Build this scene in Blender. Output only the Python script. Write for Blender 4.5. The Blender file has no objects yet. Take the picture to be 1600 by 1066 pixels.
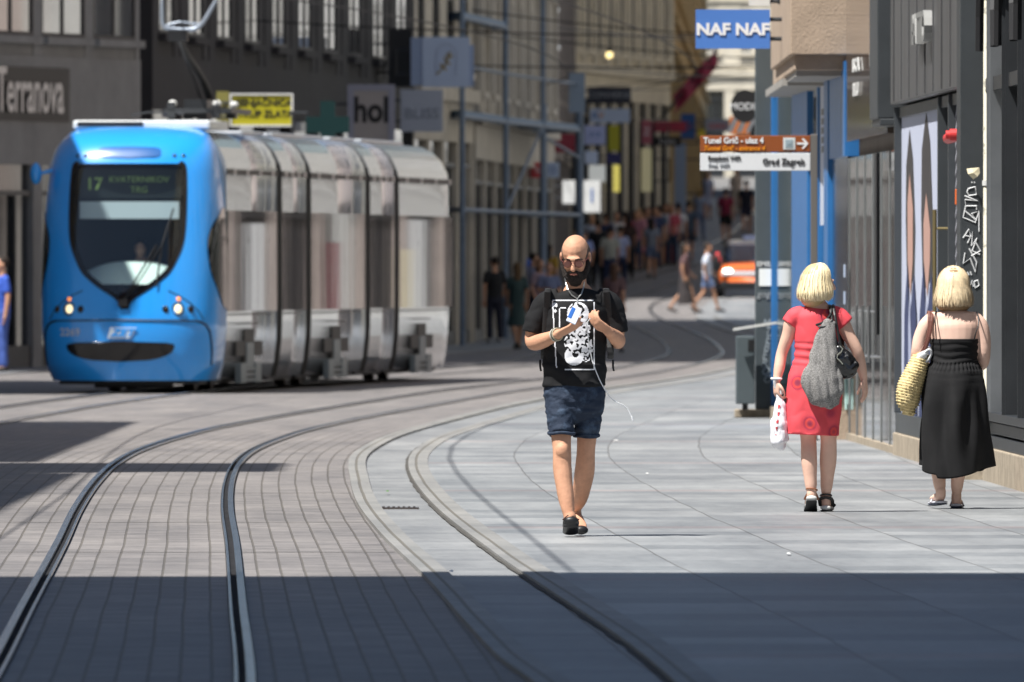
import bpy, bmesh, math, random
from mathutils import Vector, Matrix, noise
from mathutils.bvhtree import BVHTree
random.seed(7)
PI = math.pi
SC = bpy.context.scene
COL = SC.collection

# ------------------------------------------------------------------ camera, sky, sun, exposure
FPX = 26666.7; HY = 420.0; EYE = 1.58
cam_d = bpy.data.cameras.new('camera'); cam = bpy.data.objects.new('camera', cam_d); COL.objects.link(cam)
cam.location = (0, 0, EYE)
cam.rotation_euler = (math.radians(90) - math.atan((533 - HY) / FPX), 0, 0)
cam_d.sensor_width = 36; cam_d.lens = 600
cam_d.clip_start = 1; cam_d.clip_end = 6000
cam_d.dof.use_dof = True; cam_d.dof.focus_distance = 106; cam_d.dof.aperture_fstop = 12.5
SC.camera = cam
EL = math.radians(62); AZ = (0.78, 0.626)          # sun comes from behind-left; AZ = way the shadows fall
w = bpy.data.worlds.new('World'); SC.world = w; w.use_nodes = True
nt = w.node_tree; bg = nt.nodes['Background']
sky = nt.nodes.new('ShaderNodeTexSky'); sky.sky_type = 'NISHITA'; sky.sun_disc = False
sky.ozone_density = 2.0; sky.sun_elevation = EL; sky.sun_rotation = math.atan2(-AZ[0], -AZ[1])
nt.links.new(sky.outputs[0], bg.inputs[0]); bg.inputs[1].default_value = 0.054
sl = bpy.data.lights.new('sun', 'SUN'); so = bpy.data.objects.new('sun', sl); COL.objects.link(so)
sl.energy = 5.0; sl.angle = math.radians(0.5); sl.color = (1.0, 0.975, 0.93)
so.rotation_euler = Vector((AZ[0] * math.cos(EL), AZ[1] * math.cos(EL), -math.sin(EL))).to_track_quat('-Z', 'Y').to_euler()
so.location = (-60, -40, 120)
SC.view_settings.view_transform = 'Standard'; SC.view_settings.look = 'None'
SC.view_settings.exposure = 0.7; SC.view_settings.gamma = 1
SC.cycles.max_bounces = 6; SC.cycles.transparent_max_bounces = 12; SC.cycles.glossy_bounces = 3
SC.cycles.sample_clamp_indirect = 4

# ------------------------------------------------------------------ terrain
ZT = [(-100, 0), (330, 0), (408, .5), (450, .95), (500, 1.85), (560, 2.7), (600, 3.2), (700, 4.5), (900, 7), (3000, 9)]
def lerp_tab(T, y):
    if y <= T[0][0]: return T[0][1] if not isinstance(T[0][1], tuple) else T[0][1]
    for i in range(len(T) - 1):
        if y <= T[i + 1][0]:
            a, b = T[i], T[i + 1]; t = (y - a[0]) / (b[0] - a[0])
            return a[1] + (b[1] - a[1]) * t
    return T[-1][1]
def smooth_tab(T):
    def f(y):
        n = len(T)
        if y <= T[0][0]:
            return T[0][1] + (y - T[0][0]) * (T[1][1] - T[0][1]) / (T[1][0] - T[0][0])
        if y >= T[-1][0]:
            return T[-1][1] + (y - T[-1][0]) * (T[-1][1] - T[-2][1]) / (T[-1][0] - T[-2][0])
        for i in range(n - 1):
            if y <= T[i + 1][0]: break
        def m(k):
            if k == 0: return (T[1][1] - T[0][1]) / (T[1][0] - T[0][0])
            if k == n - 1: return (T[-1][1] - T[-2][1]) / (T[-1][0] - T[-2][0])
            return (T[k + 1][1] - T[k - 1][1]) / (T[k + 1][0] - T[k - 1][0])
        h = T[i + 1][0] - T[i][0]; t = (y - T[i][0]) / h
        return ((2*t**3 - 3*t*t + 1) * T[i][1] + (t**3 - 2*t*t + t) * h * m(i)
                + (-2*t**3 + 3*t*t) * T[i + 1][1] + (t**3 - t*t) * h * m(i + 1))
    return f
def zg(y): return lerp_tab(ZT, y)
def at(px, Y): return (px - 800) * Y / FPX          # world X of a picture column at distance Y
def zat(py, Y): return EYE + (HY - py) * Y / FPX

# ------------------------------------------------------------------ materials
def new_mat(name):
    m = bpy.data.materials.new(name); m.use_nodes = True
    return m, m.node_tree, m.node_tree.nodes['Principled BSDF']
def mat(name, col, rough=.6, metal=0, var=0.0, vscale=3, bump=0, bscale=20, coat=0, emit=0, spec=.5, stretch=(1,1,1), col2=None, thr=None, sheen=0):
    m, t, p = new_mat(name)
    p.inputs['Base Color'].default_value = (*col, 1); p.inputs['Roughness'].default_value = rough
    p.inputs['Metallic'].default_value = metal; p.inputs['Coat Weight'].default_value = coat
    p.inputs['Specular IOR Level'].default_value = spec
    if coat: p.inputs['Coat Roughness'].default_value = .05
    if emit:
        p.inputs['Emission Color'].default_value = (*col, 1); p.inputs['Emission Strength'].default_value = emit
    if var or bump or col2:
        tc = t.nodes.new('ShaderNodeTexCoord'); mp = t.nodes.new('ShaderNodeMapping'); mp.inputs['Scale'].default_value = stretch
        t.links.new(tc.outputs['Object'], mp.inputs[0])
    if var or col2:
        n = t.nodes.new('ShaderNodeTexNoise'); n.inputs['Scale'].default_value = vscale; n.inputs['Detail'].default_value = 6
        n.inputs['Roughness'].default_value = .65
        t.links.new(mp.outputs[0], n.inputs[0])
        r = t.nodes.new('ShaderNodeValToRGB')
        a, b = (thr or (.3, .7))
        r.color_ramp.elements[0].position = a; r.color_ramp.elements[1].position = b
        c1 = tuple(c * (1 - var) for c in col); c2 = col2 or tuple(min(1, c * (1 + var)) for c in col)
        if col2: c1 = col
        r.color_ramp.elements[0].color = (*c1, 1); r.color_ramp.elements[1].color = (*c2, 1)
        t.links.new(n.outputs[0], r.inputs[0]); t.links.new(r.outputs[0], p.inputs['Base Color'])
    if bump:
        n2 = t.nodes.new('ShaderNodeTexNoise'); n2.inputs['Scale'].default_value = bscale; n2.inputs['Detail'].default_value = 4
        t.links.new(mp.outputs[0], n2.inputs[0])
        b = t.nodes.new('ShaderNodeBump'); b.inputs['Strength'].default_value = bump; b.inputs['Distance'].default_value = .02
        t.links.new(n2.outputs[0], b.inputs['Height']); t.links.new(b.outputs[0], p.inputs['Normal'])
    return m
def glass_mat(name, tint=(.75, .85, .85), clear=.35, wav=0):
    m, t, p = new_mat(name)
    t.nodes.remove(p); out = t.nodes['Material Output']
    g = t.nodes.new('ShaderNodeBsdfGlossy'); g.inputs['Roughness'].default_value = .03
    tr = t.nodes.new('ShaderNodeBsdfTransparent'); tr.inputs[0].default_value = (*[c * clear for c in tint], 1)
    lw = t.nodes.new('ShaderNodeLayerWeight'); pw = t.nodes.new('ShaderNodeMath'); pw.operation = 'POWER'; pw.inputs[1].default_value = 4; t.links.new(lw.outputs['Facing'], pw.inputs[0])
    fr = t.nodes.new('ShaderNodeMath'); fr.operation = 'MULTIPLY_ADD'; fr.inputs[1].default_value = .9; fr.inputs[2].default_value = .07; t.links.new(pw.outputs[0], fr.inputs[0])
    mx = t.nodes.new('ShaderNodeMixShader')
    t.links.new(fr.outputs[0], mx.inputs[0]); t.links.new(tr.outputs[0], mx.inputs[1]); t.links.new(g.outputs[0], mx.inputs[2])
    t.links.new(mx.outputs[0], out.inputs[0])
    if wav:
        tc = t.nodes.new('ShaderNodeTexCoord'); n = t.nodes.new('ShaderNodeTexNoise'); n.inputs['Scale'].default_value = 1.2
        t.links.new(tc.outputs['Object'], n.inputs[0]); b = t.nodes.new('ShaderNodeBump')
        b.inputs['Strength'].default_value = wav; b.inputs['Distance'].default_value = .05
        t.links.new(n.outputs[0], b.inputs['Height'])
        t.links.new(b.outputs[0], g.inputs['Normal'])
    return m
M = {}
M['black'] = mat('black', (.008, .008, .009), .5)
M['blackgloss'] = mat('black gloss', (.006, .006, .007), .12)
M['rubber'] = mat('rubber', (.015, .015, .017), .8)
M['darkmetal'] = mat('dark metal', (.035, .038, .042), .42, .3, var=.2, vscale=2, bump=.1, bscale=3)
M['anthracite'] = mat('anthracite metal', (.055, .062, .068), .45, .2, var=.18, vscale=1.5, bump=.1, bscale=6)
M['alu'] = mat('aluminium', (.42, .43, .44), .32, .85, var=.1)
M['steel'] = mat('rail steel', (.5, .52, .55), .2, 1, var=.25, vscale=1.0, bump=.15, bscale=2)
M['steel_rust'] = mat('dull steel', (.13, .11, .10), .45, .7, var=.3, vscale=3)
M['white'] = mat('white paint', (.78, .79, .80), .5)
M['offwhite'] = mat('off white', (.62, .62, .60), .6, var=.1)
M['paleblue'] = mat('pale blue sign', (.50, .60, .78), .5)
M['cream'] = mat('cream', (.74, .66, .46), .6, var=.08)
M['orange'] = mat('orange plastic', (.75, .16, .04), .45)
M['red'] = mat('red plastic', (.62, .04, .04), .5)
M['glass'] = mat('window glass', (.014, .018, .024), .04, 0, spec=1.0, bump=.012, bscale=.8)
M['dimshop'] = mat('dim shop interior matte', (.018, .018, .022), .6, spec=.15, var=.5, vscale=.8)
M['mirror'] = mat('reflective window glass', (.50, .50, .50), .03, .85, bump=.010, bscale=.7)
M['glassin'] = mat('shop glass', (.02, .024, .028), .06, 0, spec=.9, bump=.012, bscale=.6)
M['frame_dark'] = mat('dark frame', (.02, .02, .022), .5)
M['frame_white'] = mat('white frame', (.5, .49, .46), .5)
M['stone_beige'] = mat('beige stone', (.43, .33, .245), .85, var=.14, vscale=4, bump=.35, bscale=40)
M['stone_plinth'] = mat('plinth stone', (.36, .30, .225), .9, var=.3, vscale=5, bump=.3, bscale=25)
M['skin'] = mat('sunned skin', (.56, .30, .19), .55, var=.07, vscale=12, spec=.35)
M['skin_pale'] = mat('pale skin', (.70, .46, .36), .55, var=.06, vscale=12, spec=.35)

# ------------------------------------------------------------------ mesh helpers
class MB:
    def __init__(s): s.v = []; s.f = []; s.m = []
    def add(s, v, f, mi=0):
        o = len(s.v); s.v += [tuple(x) for x in v]; s.f += [tuple(i + o for i in g) for g in f]; s.m += [mi] * len(f); return s
    def box(s, x0, x1, y0, y1, z0, z1, mi=0):
        v = [(x, y, z) for z in (z0, z1) for y in (y0, y1) for x in (x0, x1)]
        return s.add(v, [(0, 2, 3, 1), (4, 5, 7, 6), (0, 1, 5, 4), (2, 6, 7, 3), (0, 4, 6, 2), (1, 3, 7, 5)], mi)
    def quad(s, a, b, c, d, mi=0): return s.add([a, b, c, d], [(0, 1, 2, 3)], mi)
    def poly(s, pts, mi=0): return s.add(pts, [tuple(range(len(pts)))], mi)
    def prism(s, pts2, y0, y1, mi=0):
        """outline in (x,z), extruded from y0 to y1"""
        n = len(pts2)
        v = [(x, y0, z) for x, z in pts2] + [(x, y1, z) for x, z in pts2]
        f = [tuple(range(n)), tuple(reversed(range(n, 2 * n)))]
        f += [(i, i + n, (i + 1) % n + n, (i + 1) % n) for i in range(n)]
        return s.add(v, f, mi)
    def tube(s, pts, rad, n=12, sub=4, mi=0, cap=True, side=None):
        v, f = tube(pts, rad, n, sub, cap, side); return s.add(v, f, mi)
    def rod(s, a, b, r, n=8, mi=0):
        v, f = tube([a, b], [r, r], n, 1, False); 
        return s.add(v, f + [tuple(range(n)), tuple(range(n, 2*n))], mi)
    def wire(s, pts, r, n=6, mi=0):
        v, f = tube(pts, [r] * len(pts), n, 1, False); return s.add(v, f, mi)
    def ell(s, c, r, nu=16, nv=10, mi=0, rot=None):
        v = []; f = []
        for j in range(nv + 1):
            ph = PI * j / nv
            for i in range(nu):
                th = 2 * PI * i / nu
                p = Vector((math.cos(th) * math.sin(ph) * r[0], math.sin(th) * math.sin(ph) * r[1], math.cos(ph) * r[2]))
                if rot: p = rot @ p
                v.append(tuple(p + Vector(c)))
        for j in range(nv):
            for i in range(nu):
                f.append((j*nu+i, (j+1)*nu+i, (j+1)*nu+(i+1) % nu, j*nu+(i+1) % nu))
        return s.add(v, f, mi)
    def mesh(s, name):
        me = bpy.data.meshes.new(name); me.from_pydata(s.v, [], s.f); me.validate(); me.update()
        for i, p in enumerate(me.polygons):
            if i < len(s.m): p.material_index = s.m[i]
        return me
def tube(pts, rad, n=12, sub=4, cap=True, side=None):
    P = [Vector(p) for p in pts]; R = [(r, r) if not isinstance(r, (tuple, list)) else r for r in rad]
    pp = []; rr = []
    m = len(P)
    if sub > 1 and m > 1:
        for i in range(m - 1):
            p0 = P[max(i-1, 0)]; p1 = P[i]; p2 = P[i+1]; p3 = P[min(i+2, m-1)]
            for k in range(sub):
                t = k / sub
                pp.append(.5 * ((2*p1) + (p2-p0)*t + (2*p0-5*p1+4*p2-p3)*t*t + (3*p1-p0-3*p2+p3)*t**3))
                tt = t * t * (3 - 2 * t)
                rr.append(tuple(R[i][q] * (1-tt) + R[i+1][q] * tt for q in (0, 1)))
        pp.append(P[-1]); rr.append(R[-1])
    else:
        pp = P; rr = R
    T = []
    for i in range(len(pp)):
        a = pp[max(i-1, 0)]; b = pp[min(i+1, len(pp)-1)]; d = (b - a)
        T.append(d.normalized() if d.length > 1e-9 else Vector((0, 0, 1)))
    if cap and cap != 'flat':
        def capring(p, t, r, sgn):
            out = []
            for a in (20, 45, 70, 86):
                a = math.radians(a); k = min(r)
                out.append((p + t * sgn * k * math.sin(a) * .9, tuple(x * math.cos(a) for x in r)))
            return out
        s0 = capring(pp[0], T[0], rr[0], -1)[::-1]; s1 = capring(pp[-1], T[-1], rr[-1], 1)
        T = [T[0]] * 4 + T + [T[-1]] * 4
        pp = [a for a, b in s0] + pp + [a for a, b in s1]; rr = [b for a, b in s0] + rr + [b for a, b in s1]
    v = []; f = []
    sv = Vector(side) if side else Vector((1, 0, 0))
    if abs(T[0].dot(sv)) > .9 and not side: sv = Vector((0, 0, 1))
    for i, p in enumerate(pp):
        t = T[i]; a = sv - t * sv.dot(t)
        if a.length < 1e-4: a = Vector((0, 1, 0)) - t * t.y
        a.normalize(); b = t.cross(a)
        if not side: sv = a
        for k in range(n):
            th = 2 * PI * k / n
            v.append(tuple(p + a * math.cos(th) * rr[i][0] + b * math.sin(th) * rr[i][1]))
    for i in range(len(pp) - 1):
        for k in range(n):
            f.append((i*n+k, i*n+(k+1) % n, (i+1)*n+(k+1) % n, (i+1)*n+k))
    if cap:
        f.append(tuple(reversed(range(n)))); L = (len(pp)-1)*n; f.append(tuple(range(L, L+n)))
    return v, f
def link(o): COL.objects.link(o); return o
def tag(o, label=None, cat=None, group=None, kind=None):
    if label: o['label'] = label
    if cat: o['category'] = cat
    if group: o['group'] = group
    if kind: o['kind'] = kind
    return o
def obj(name, mb, mats, parent=None, smooth=False, label=None, bevel=0):
    me = mb.mesh(name) if isinstance(mb, MB) else mb
    o = link(bpy.data.objects.new(name, me))
    if not isinstance(mats, (list, tuple)): mats = [mats]
    me.materials.clear()
    for m in mats: me.materials.append(M[m] if isinstance(m, str) else m)
    if smooth:
        for p in me.polygons: p.use_smooth = True
    if parent: o.parent = parent
    if label: o['label'] = label
    if bevel:
        b = o.modifiers.new('bevel', 'BEVEL'); b.width = bevel; b.segments = 2; b.limit_method = 'ANGLE'
    return o
def thing(name, label, cat, loc=(0, 0, 0), rz=0, group=None):
    o = link(bpy.data.objects.new(name, None)); o.location = loc; o.rotation_euler = (0, 0, rz); o.empty_display_size = .3
    return tag(o, label, cat, group)
def copy_tree(o, parent=None):
    c = o.copy(); COL.objects.link(c)
    c.parent = parent
    for ch in list(o.children): copy_tree(ch, c)
    return c
def remesh(mb, name, voxel, smooth=2):
    me = mb.mesh(name + '_raw'); o = link(bpy.data.objects.new('tmp', me))
    r = o.modifiers.new('r', 'REMESH'); r.mode = 'VOXEL'; r.voxel_size = voxel
    dg = bpy.context.evaluated_depsgraph_get(); dg.update()
    out = bpy.data.meshes.new_from_object(o.evaluated_get(dg))
    bpy.data.objects.remove(o); bpy.data.meshes.remove(me); out.name = name
    if smooth:
        bm = bmesh.new(); bm.from_mesh(out)
        for _ in range(smooth): bmesh.ops.smooth_vert(bm, verts=bm.verts, factor=.5, use_axis_x=True, use_axis_y=True, use_axis_z=True)
        bm.to_mesh(out); bm.free()
    for p in out.polygons: p.use_smooth = True
    return out
def displace(me, fn):
    ns = [v.normal.copy() for v in me.vertices]
    for v, n in zip(me.vertices, ns): v.co = v.co + n * fn(v.co, n)
    me.update(); return me
_txt = {}
def text_mb(s, size, depth=.004, offset=0, sx=1.0, shear=0, align='CENTER', mirror=False):
    """letters standing upright, facing -Y, centred on x=0, z=0; returns verts, faces"""
    c = bpy.data.curves.new('t', 'FONT'); c.body = s; c.size = size; c.extrude = depth / 2; c.offset = offset
    c.align_x = align; c.align_y = 'CENTER'; c.shear = shear; c.resolution_u = 3
    o = link(bpy.data.objects.new('t', c)); dg = bpy.context.evaluated_depsgraph_get(); dg.update()
    me = bpy.data.meshes.new_from_object(o.evaluated_get(dg))
    v = [(x.co.x * sx * (-1 if mirror else 1), -x.co.z, x.co.y) for x in me.vertices]; f = [tuple(p.vertices) for p in me.polygons]
    bpy.data.objects.remove(o); bpy.data.curves.remove(c); bpy.data.meshes.remove(me)
    return v, f
def text(parent, s, size, x, y, z, m, sx=1.0, offset=0, shear=0, align='CENTER', rz=0, name='lettering', vertical=False):
    v, f = text_mb(s, size, .006, offset, sx, shear, align)
    if vertical: v = [(c, b, -a) for a, b, c in v]
    if rz:
        c_, s_ = math.cos(rz), math.sin(rz); v = [(a*c_ - b*s_, a*s_ + b*c_, c) for a, b, c in v]
    mb = MB(); mb.add([(a + x, b + y, c + z) for a, b, c in v], f)
    return obj(name, mb, m, parent)

# ------------------------------------------------------------------ street lines (X as a function of distance Y)
RR = [(50, -.8), (65.2, -1.015), (80, -1.28), (98, -1.6), (113, -1.88), (127.7, -2.11), (140, -2.24), (150.5, -2.25), (163, -2.1), (172, -1.9), (184, -1.5),
      (198, -.95), (221.7, .05), (248, 1.55), (275, 2.75), (300, 3.55), (325, 4.0), (350, 4.05), (375, 3.75), (400, 3.4), (425, 3.5), (450, 4.6), (475, 6.2), (500, 8.0), (560, 10.4), (600, 11.5), (700, 14)]
f_rr = smooth_tab(RR)
def f_tc(y): return f_rr(y) - .5                                  # centre of the near track
f_t2 = smooth_tab([(50, -5.0), (120, -5.4), (150, -5.75), (172, -5.8), (191, -5.45), (205, -5.1), (218, -4.62), (230, -4.02), (248, -2.25), (275, -.45), (300, .6), (325, 1.05), (350, 1.1), (375, .8), (400, .45), (425, .5), (450, 1.7), (475, 3.4), (500, 5.3), (560, 7.6), (600, 8.6), (700, 11)])
A_ = smooth_tab([(50, .5), (65, .16), (70.2, 0), (87.8, -.378), (101.5, -.704), (115, -.97), (127.7, -1.14), (142.8, -1.285), (153, -1.24), (164, -1.07), (180, -.62), (198.7, .0), (222, 1.0), (248, 2.45), (275, 3.6), (300, 4.4), (325, 4.85), (350, 4.95), (400, 4.35), (450, 5.6), (475, 7.2), (500, 9.0), (600, 12.6), (700, 15)])
B_ = smooth_tab([(50, .95), (65.3, .69), (72.6, .545), (87.8, .148), (93.6, 0), (112.4, -.42), (129.6, -.69), (142.8, -.79), (153, -.74), (162, -.6), (180, -.1), (200, .52), (222, 1.5), (248, 2.95), (275, 4.1), (300, 4.85), (325, 5.3), (350, 5.4), (400, 4.8), (450, 6.05), (475, 7.65), (500, 9.5), (600, 13.1), (700, 15.5)])
def rows(y0, y1):
    out = []; y = y0
    while y < y1: out.append(y); y += 1.0 if y < 200 else 4.0
    return out + [y1]
def ribbon(name, fL, fR, y0, y1, zo, m, uref, cols=2, parent=None, label=None, kind='structure', raise_=0, zfun=None):
    Y = rows(y0, y1); v = []; uv = []; f = []
    for y in Y:
        a, b = fL(y), fR(y)
        for k in range(cols + 1):
            x = a + (b - a) * k / cols; v.append((x, y, zg(y) + zo)); uv.append((x - uref(y), y))
    for j in range(len(Y) - 1):
        for k in range(cols):
            i = j * (cols + 1) + k; f.append((i, i + 1, i + cols + 2, i + cols + 1))
    if raise_:
        n0 = len(v)
        L = [j * (cols + 1) for j in range(len(Y))]; R = [j * (cols + 1) + cols for j in range(len(Y))]
        for S, flip in ((L, 0), (R, 1)):
            base = len(v)
            for i in S: v.append((v[i][0], v[i][1], v[i][2] - raise_)); uv.append(uv[i])
            for j in range(len(S) - 1):
                q = (S[j], S[j + 1], base + j + 1, base + j); f.append(q if not flip else q[::-1])
    me = bpy.data.meshes.new(name); me.from_pydata(v, [], f); me.update()
    ul = me.uv_layers.new(name='UVMap')
    for l in me.loops: ul.data[l.index].uv = uv[l.vertex_index]
    o = obj(name, me, m, parent)
    if kind: o['kind'] = kind
    if label: o['label'] = label
    return o
def paving(name, bw, bh, mortar, c1, c2, cm, rough=.55, wob=.012, stain=.25, bumpd=.01, grime=(.5, .5), bias=0, tint=None):
    m, t, p = new_mat(name); L = t.links; N = t.nodes
    uvn = N.new('ShaderNodeUVMap'); sep = N.new('ShaderNodeSeparateXYZ'); L.new(uvn.outputs[0], sep.inputs[0])
    nz = N.new('ShaderNodeTexNoise'); nz.inputs['Scale'].default_value = .9; nz.inputs['Detail'].default_value = 2; mpw = N.new('ShaderNodeMapping'); mpw.inputs['Scale'].default_value = (.8, .22, 1); L.new(uvn.outputs[0], mpw.inputs[0]); L.new(mpw.outputs[0], nz.inputs[0])
    ma = N.new('ShaderNodeMath'); ma.operation = 'MULTIPLY_ADD'; L.new(nz.outputs[0], ma.inputs[0]); ma.inputs[1].default_value = wob * 4; L.new(sep.outputs[0], ma.inputs[2])
    cmb = N.new('ShaderNodeCombineXYZ'); L.new(sep.outputs[1], cmb.inputs[0]); L.new(ma.outputs[0], cmb.inputs[1])
    br = N.new('ShaderNodeTexBrick'); L.new(cmb.outputs[0], br.inputs[0]); br.inputs['Scale'].default_value = 1
    br.inputs['Brick Width'].default_value = bw; br.inputs['Row Height'].default_value = bh
    br.inputs['Mortar Size'].default_value = mortar; br.inputs['Mortar Smooth'].default_value = .4; br.inputs['Bias'].default_value = bias
    br.inputs['Color1'].default_value = (*c1, 1); br.inputs['Color2'].default_value = (*c2, 1); br.inputs['Mortar'].default_value = (*cm, 1)
    n2 = N.new('ShaderNodeTexNoise'); n2.inputs['Scale'].default_value = .35; n2.inputs['Detail'].default_value = 8; n2.inputs['Roughness'].default_value = .7
    mpp = N.new('ShaderNodeMapping'); mpp.inputs['Scale'].default_value = (3, .45, 1); L.new(uvn.outputs[0], mpp.inputs[0]); L.new(mpp.outputs[0], n2.inputs[0])
    rmp = N.new('ShaderNodeValToRGB'); rmp.color_ramp.elements[0].position = .32; rmp.color_ramp.elements[1].position = .68
    a = 1 - stain; b = 1 + stain * .5
    rmp.color_ramp.elements[0].color = (a, a, a * 1.01, 1); rmp.color_ramp.elements[1].color = (b, b * .99, b * .97, 1)
    L.new(n2.outputs[0], rmp.inputs[0])
    mx = N.new('ShaderNodeMix'); mx.data_type = 'RGBA'; mx.blend_type = 'MULTIPLY'; mx.inputs[0].default_value = 1
    L.new(br.outputs[0], mx.inputs[6]); L.new(rmp.outputs[0], mx.inputs[7])
    src = mx.outputs[2]
    # fine grit and small dark spots
    n3 = N.new('ShaderNodeTexNoise'); n3.inputs['Scale'].default_value = 14; n3.inputs['Detail'].default_value = 6; L.new(uvn.outputs[0], n3.inputs[0])
    r3 = N.new('ShaderNodeValToRGB'); r3.color_ramp.elements[0].position = .28; r3.color_ramp.elements[1].position = .5
    r3.color_ramp.elements[0].color = (.72, .72, .72, 1); r3.color_ramp.elements[1].color = (1, 1, 1, 1); L.new(n3.outputs[0], r3.inputs[0])
    mx3 = N.new('ShaderNodeMix'); mx3.data_type = 'RGBA'; mx3.blend_type = 'MULTIPLY'; mx3.inputs[0].default_value = .8
    L.new(src, mx3.inputs[6]); L.new(r3.outputs[0], mx3.inputs[7]); src = mx3.outputs[2]
    vg = N.new('ShaderNodeTexVoronoi'); vg.inputs['Scale'].default_value = 2.6; vg.inputs['Randomness'].default_value = 1; L.new(uvn.outputs[0], vg.inputs[0])
    rg = N.new('ShaderNodeValToRGB'); rg.color_ramp.elements[0].position = .05; rg.color_ramp.elements[1].position = .075
    rg.color_ramp.elements[0].color = (.55, .55, .55, 1); rg.color_ramp.elements[1].color = (1, 1, 1, 1); L.new(vg.outputs['Distance'], rg.inputs[0])
    mg = N.new('ShaderNodeMix'); mg.data_type = 'RGBA'; mg.blend_type = 'MULTIPLY'; mg.inputs[0].default_value = .7
    L.new(src, mg.inputs[6]); L.new(rg.outputs[0], mg.inputs[7]); src = mg.outputs[2]
    if tint:                                          # occasional rows of warmer slabs
        wv = N.new('ShaderNodeMath'); wv.operation = 'MULTIPLY'; L.new(sep.outputs[1], wv.inputs[0]); wv.inputs[1].default_value = 1 / tint[1]
        fr = N.new('ShaderNodeMath'); fr.operation = 'FRACT'; L.new(wv.outputs[0], fr.inputs[0])
        lt = N.new('ShaderNodeMath'); lt.operation = 'LESS_THAN'; L.new(fr.outputs[0], lt.inputs[0]); lt.inputs[1].default_value = tint[2]
        n4 = N.new('ShaderNodeMath'); n4.operation = 'MULTIPLY'; L.new(lt.outputs[0], n4.inputs[0]); n4.inputs[1].default_value = .55
        mx4 = N.new('ShaderNodeMix'); mx4.data_type = 'RGBA'; mx4.blend_type = 'MULTIPLY'; L.new(n4.outputs[0], mx4.inputs[0])
        L.new(src, mx4.inputs[6]); mx4.inputs[7].default_value = (*tint[0], 1); src = mx4.outputs[2]
    L.new(src, p.inputs['Base Color'])
    rr = N.new('ShaderNodeMath'); rr.operation = 'MULTIPLY_ADD'; L.new(n2.outputs[0], rr.inputs[0]); rr.inputs[1].default_value = .25; rr.inputs[2].default_value = rough - .12
    L.new(rr.outputs[0], p.inputs['Roughness']); p.inputs['Specular IOR Level'].default_value = .35
    bm1 = N.new('ShaderNodeBump'); bm1.inputs['Strength'].default_value = .8; bm1.inputs['Distance'].default_value = bumpd; bm1.invert = True
    L.new(br.outputs['Fac'], bm1.inputs['Height'])
    bm2 = N.new('ShaderNodeBump'); bm2.inputs['Strength'].default_value = .25; bm2.inputs['Distance'].default_value = .006
    L.new(n3.outputs[0], bm2.inputs['Height']); L.new(bm1.outputs[0], bm2.inputs['Normal']); L.new(bm2.outputs[0], p.inputs['Normal'])
    return m
M['setts'] = paving('track setts', .26, .125, .0075, (.180, .168, .164), (.250, .231, .224), (.125, .113, .10), .6, .0045, .30, .006)
M['strip'] = paving('edge strip slabs', .62, .5, .008, (.215, .222, .228), (.275, .28, .285), (.13, .128, .125), .55, .01, .32, .004)
M['slabs'] = paving('pavement slabs', 1.25, .8, .007, (.205, .216, .226), (.30, .309, .315), (.15, .15, .147), .5, .014, .34, .003, tint=((1.10, .88, .84), 17.3, .05))
M['kerb'] = paving('kerb stone', 1.0, 5, .012, (.235, .235, .228), (.285, .28, .27), (.15, .14, .12), .6, .003, .25, .004)
M['asphalt'] = mat('dark asphalt', (.06, .06, .062), .85, var=.3, vscale=2, bump=.4, bscale=60)
M['bitumen'] = mat('bitumen joint', (.022, .022, .024), .95, var=.4, vscale=2, spec=.1)
M['ground'] = mat('ground', (.16, .155, .15), .85, var=.2, vscale=.4, bump=.2, bscale=8)

# ground sheet to the horizon
Y = [-60, 0, 100, 200, 330, 408, 450, 500, 560, 600, 700, 900, 1500, 3000]
mb = MB()
for i in range(len(Y) - 1):
    mb.quad((-900, Y[i], zg(Y[i]) - .06), (900, Y[i], zg(Y[i]) - .06), (900, Y[i+1], zg(Y[i+1]) - .06), (-900, Y[i+1], zg(Y[i+1]) - .06))
tag(obj('ground', mb, 'ground'), kind='structure')
LB = -10.5
f_left = smooth_tab([(40, LB), (230, LB), (262, -9.6), (300, -6), (340, -1.2), (400, 0.2), (470, 1.6), (500, 4.8), (600, 6.3), (700, 8)])
def clampY(px, Y, mrg=.6):
    while Y > 440 and at(px, Y) < lerp_tab([(400, .9), (471, 1.6), (497, 4.6), (745, 8.5)], Y) + mrg: Y -= 2
    return Y
f_fac = lambda y: (3.63 - .01435 * (y - 121)) if y < 182 else lerp_tab([(182, 2.78), (184, 4.2), (300, 9), (430, 14), (600, 18), (700, 22)], y)
ribbon('road_setts', lambda y: f_left(y) - 3, A_, 45, 700, -.02, 'setts', f_tc, 4)
ribbon('pavement_edge_strip', A_, B_, 45, 700, -.016, 'strip', A_, 2)
ribbon('pavement', B_, lambda y: f_fac(y) + 3, 45, 700, 0, 'slabs', lambda y: B_(y) + .04, 4)
ribbon('inner_kerb', lambda y: A_(y) - .07, lambda y: A_(y) + .07, 45, 400, .004, 'kerb', A_, 1, raise_=.03)
ribbon('outer_kerb', lambda y: B_(y) - .07, lambda y: B_(y) + .09, 45, 400, .006, 'kerb', B_, 1, raise_=.03)
M['joint'] = mat('dirty joint and shade line', (.06, .056, .05), .9, var=.4, vscale=3)
ribbon('kerb_joint', lambda y: B_(y) - .094 + .015 * noise.noise((y * .7, 0, 0)), lambda y: B_(y) - .068, 45, 400, -.008, 'joint', B_, 1)
ribbon('left_pavement', lambda y: f_left(y) - 3, lambda y: f_left(y) + 2.2 - max(0, min(1, (y-300)/60)) * 1.2, 45, 700, .0, 'slabs', f_left, 2, raise_=.05)
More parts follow.
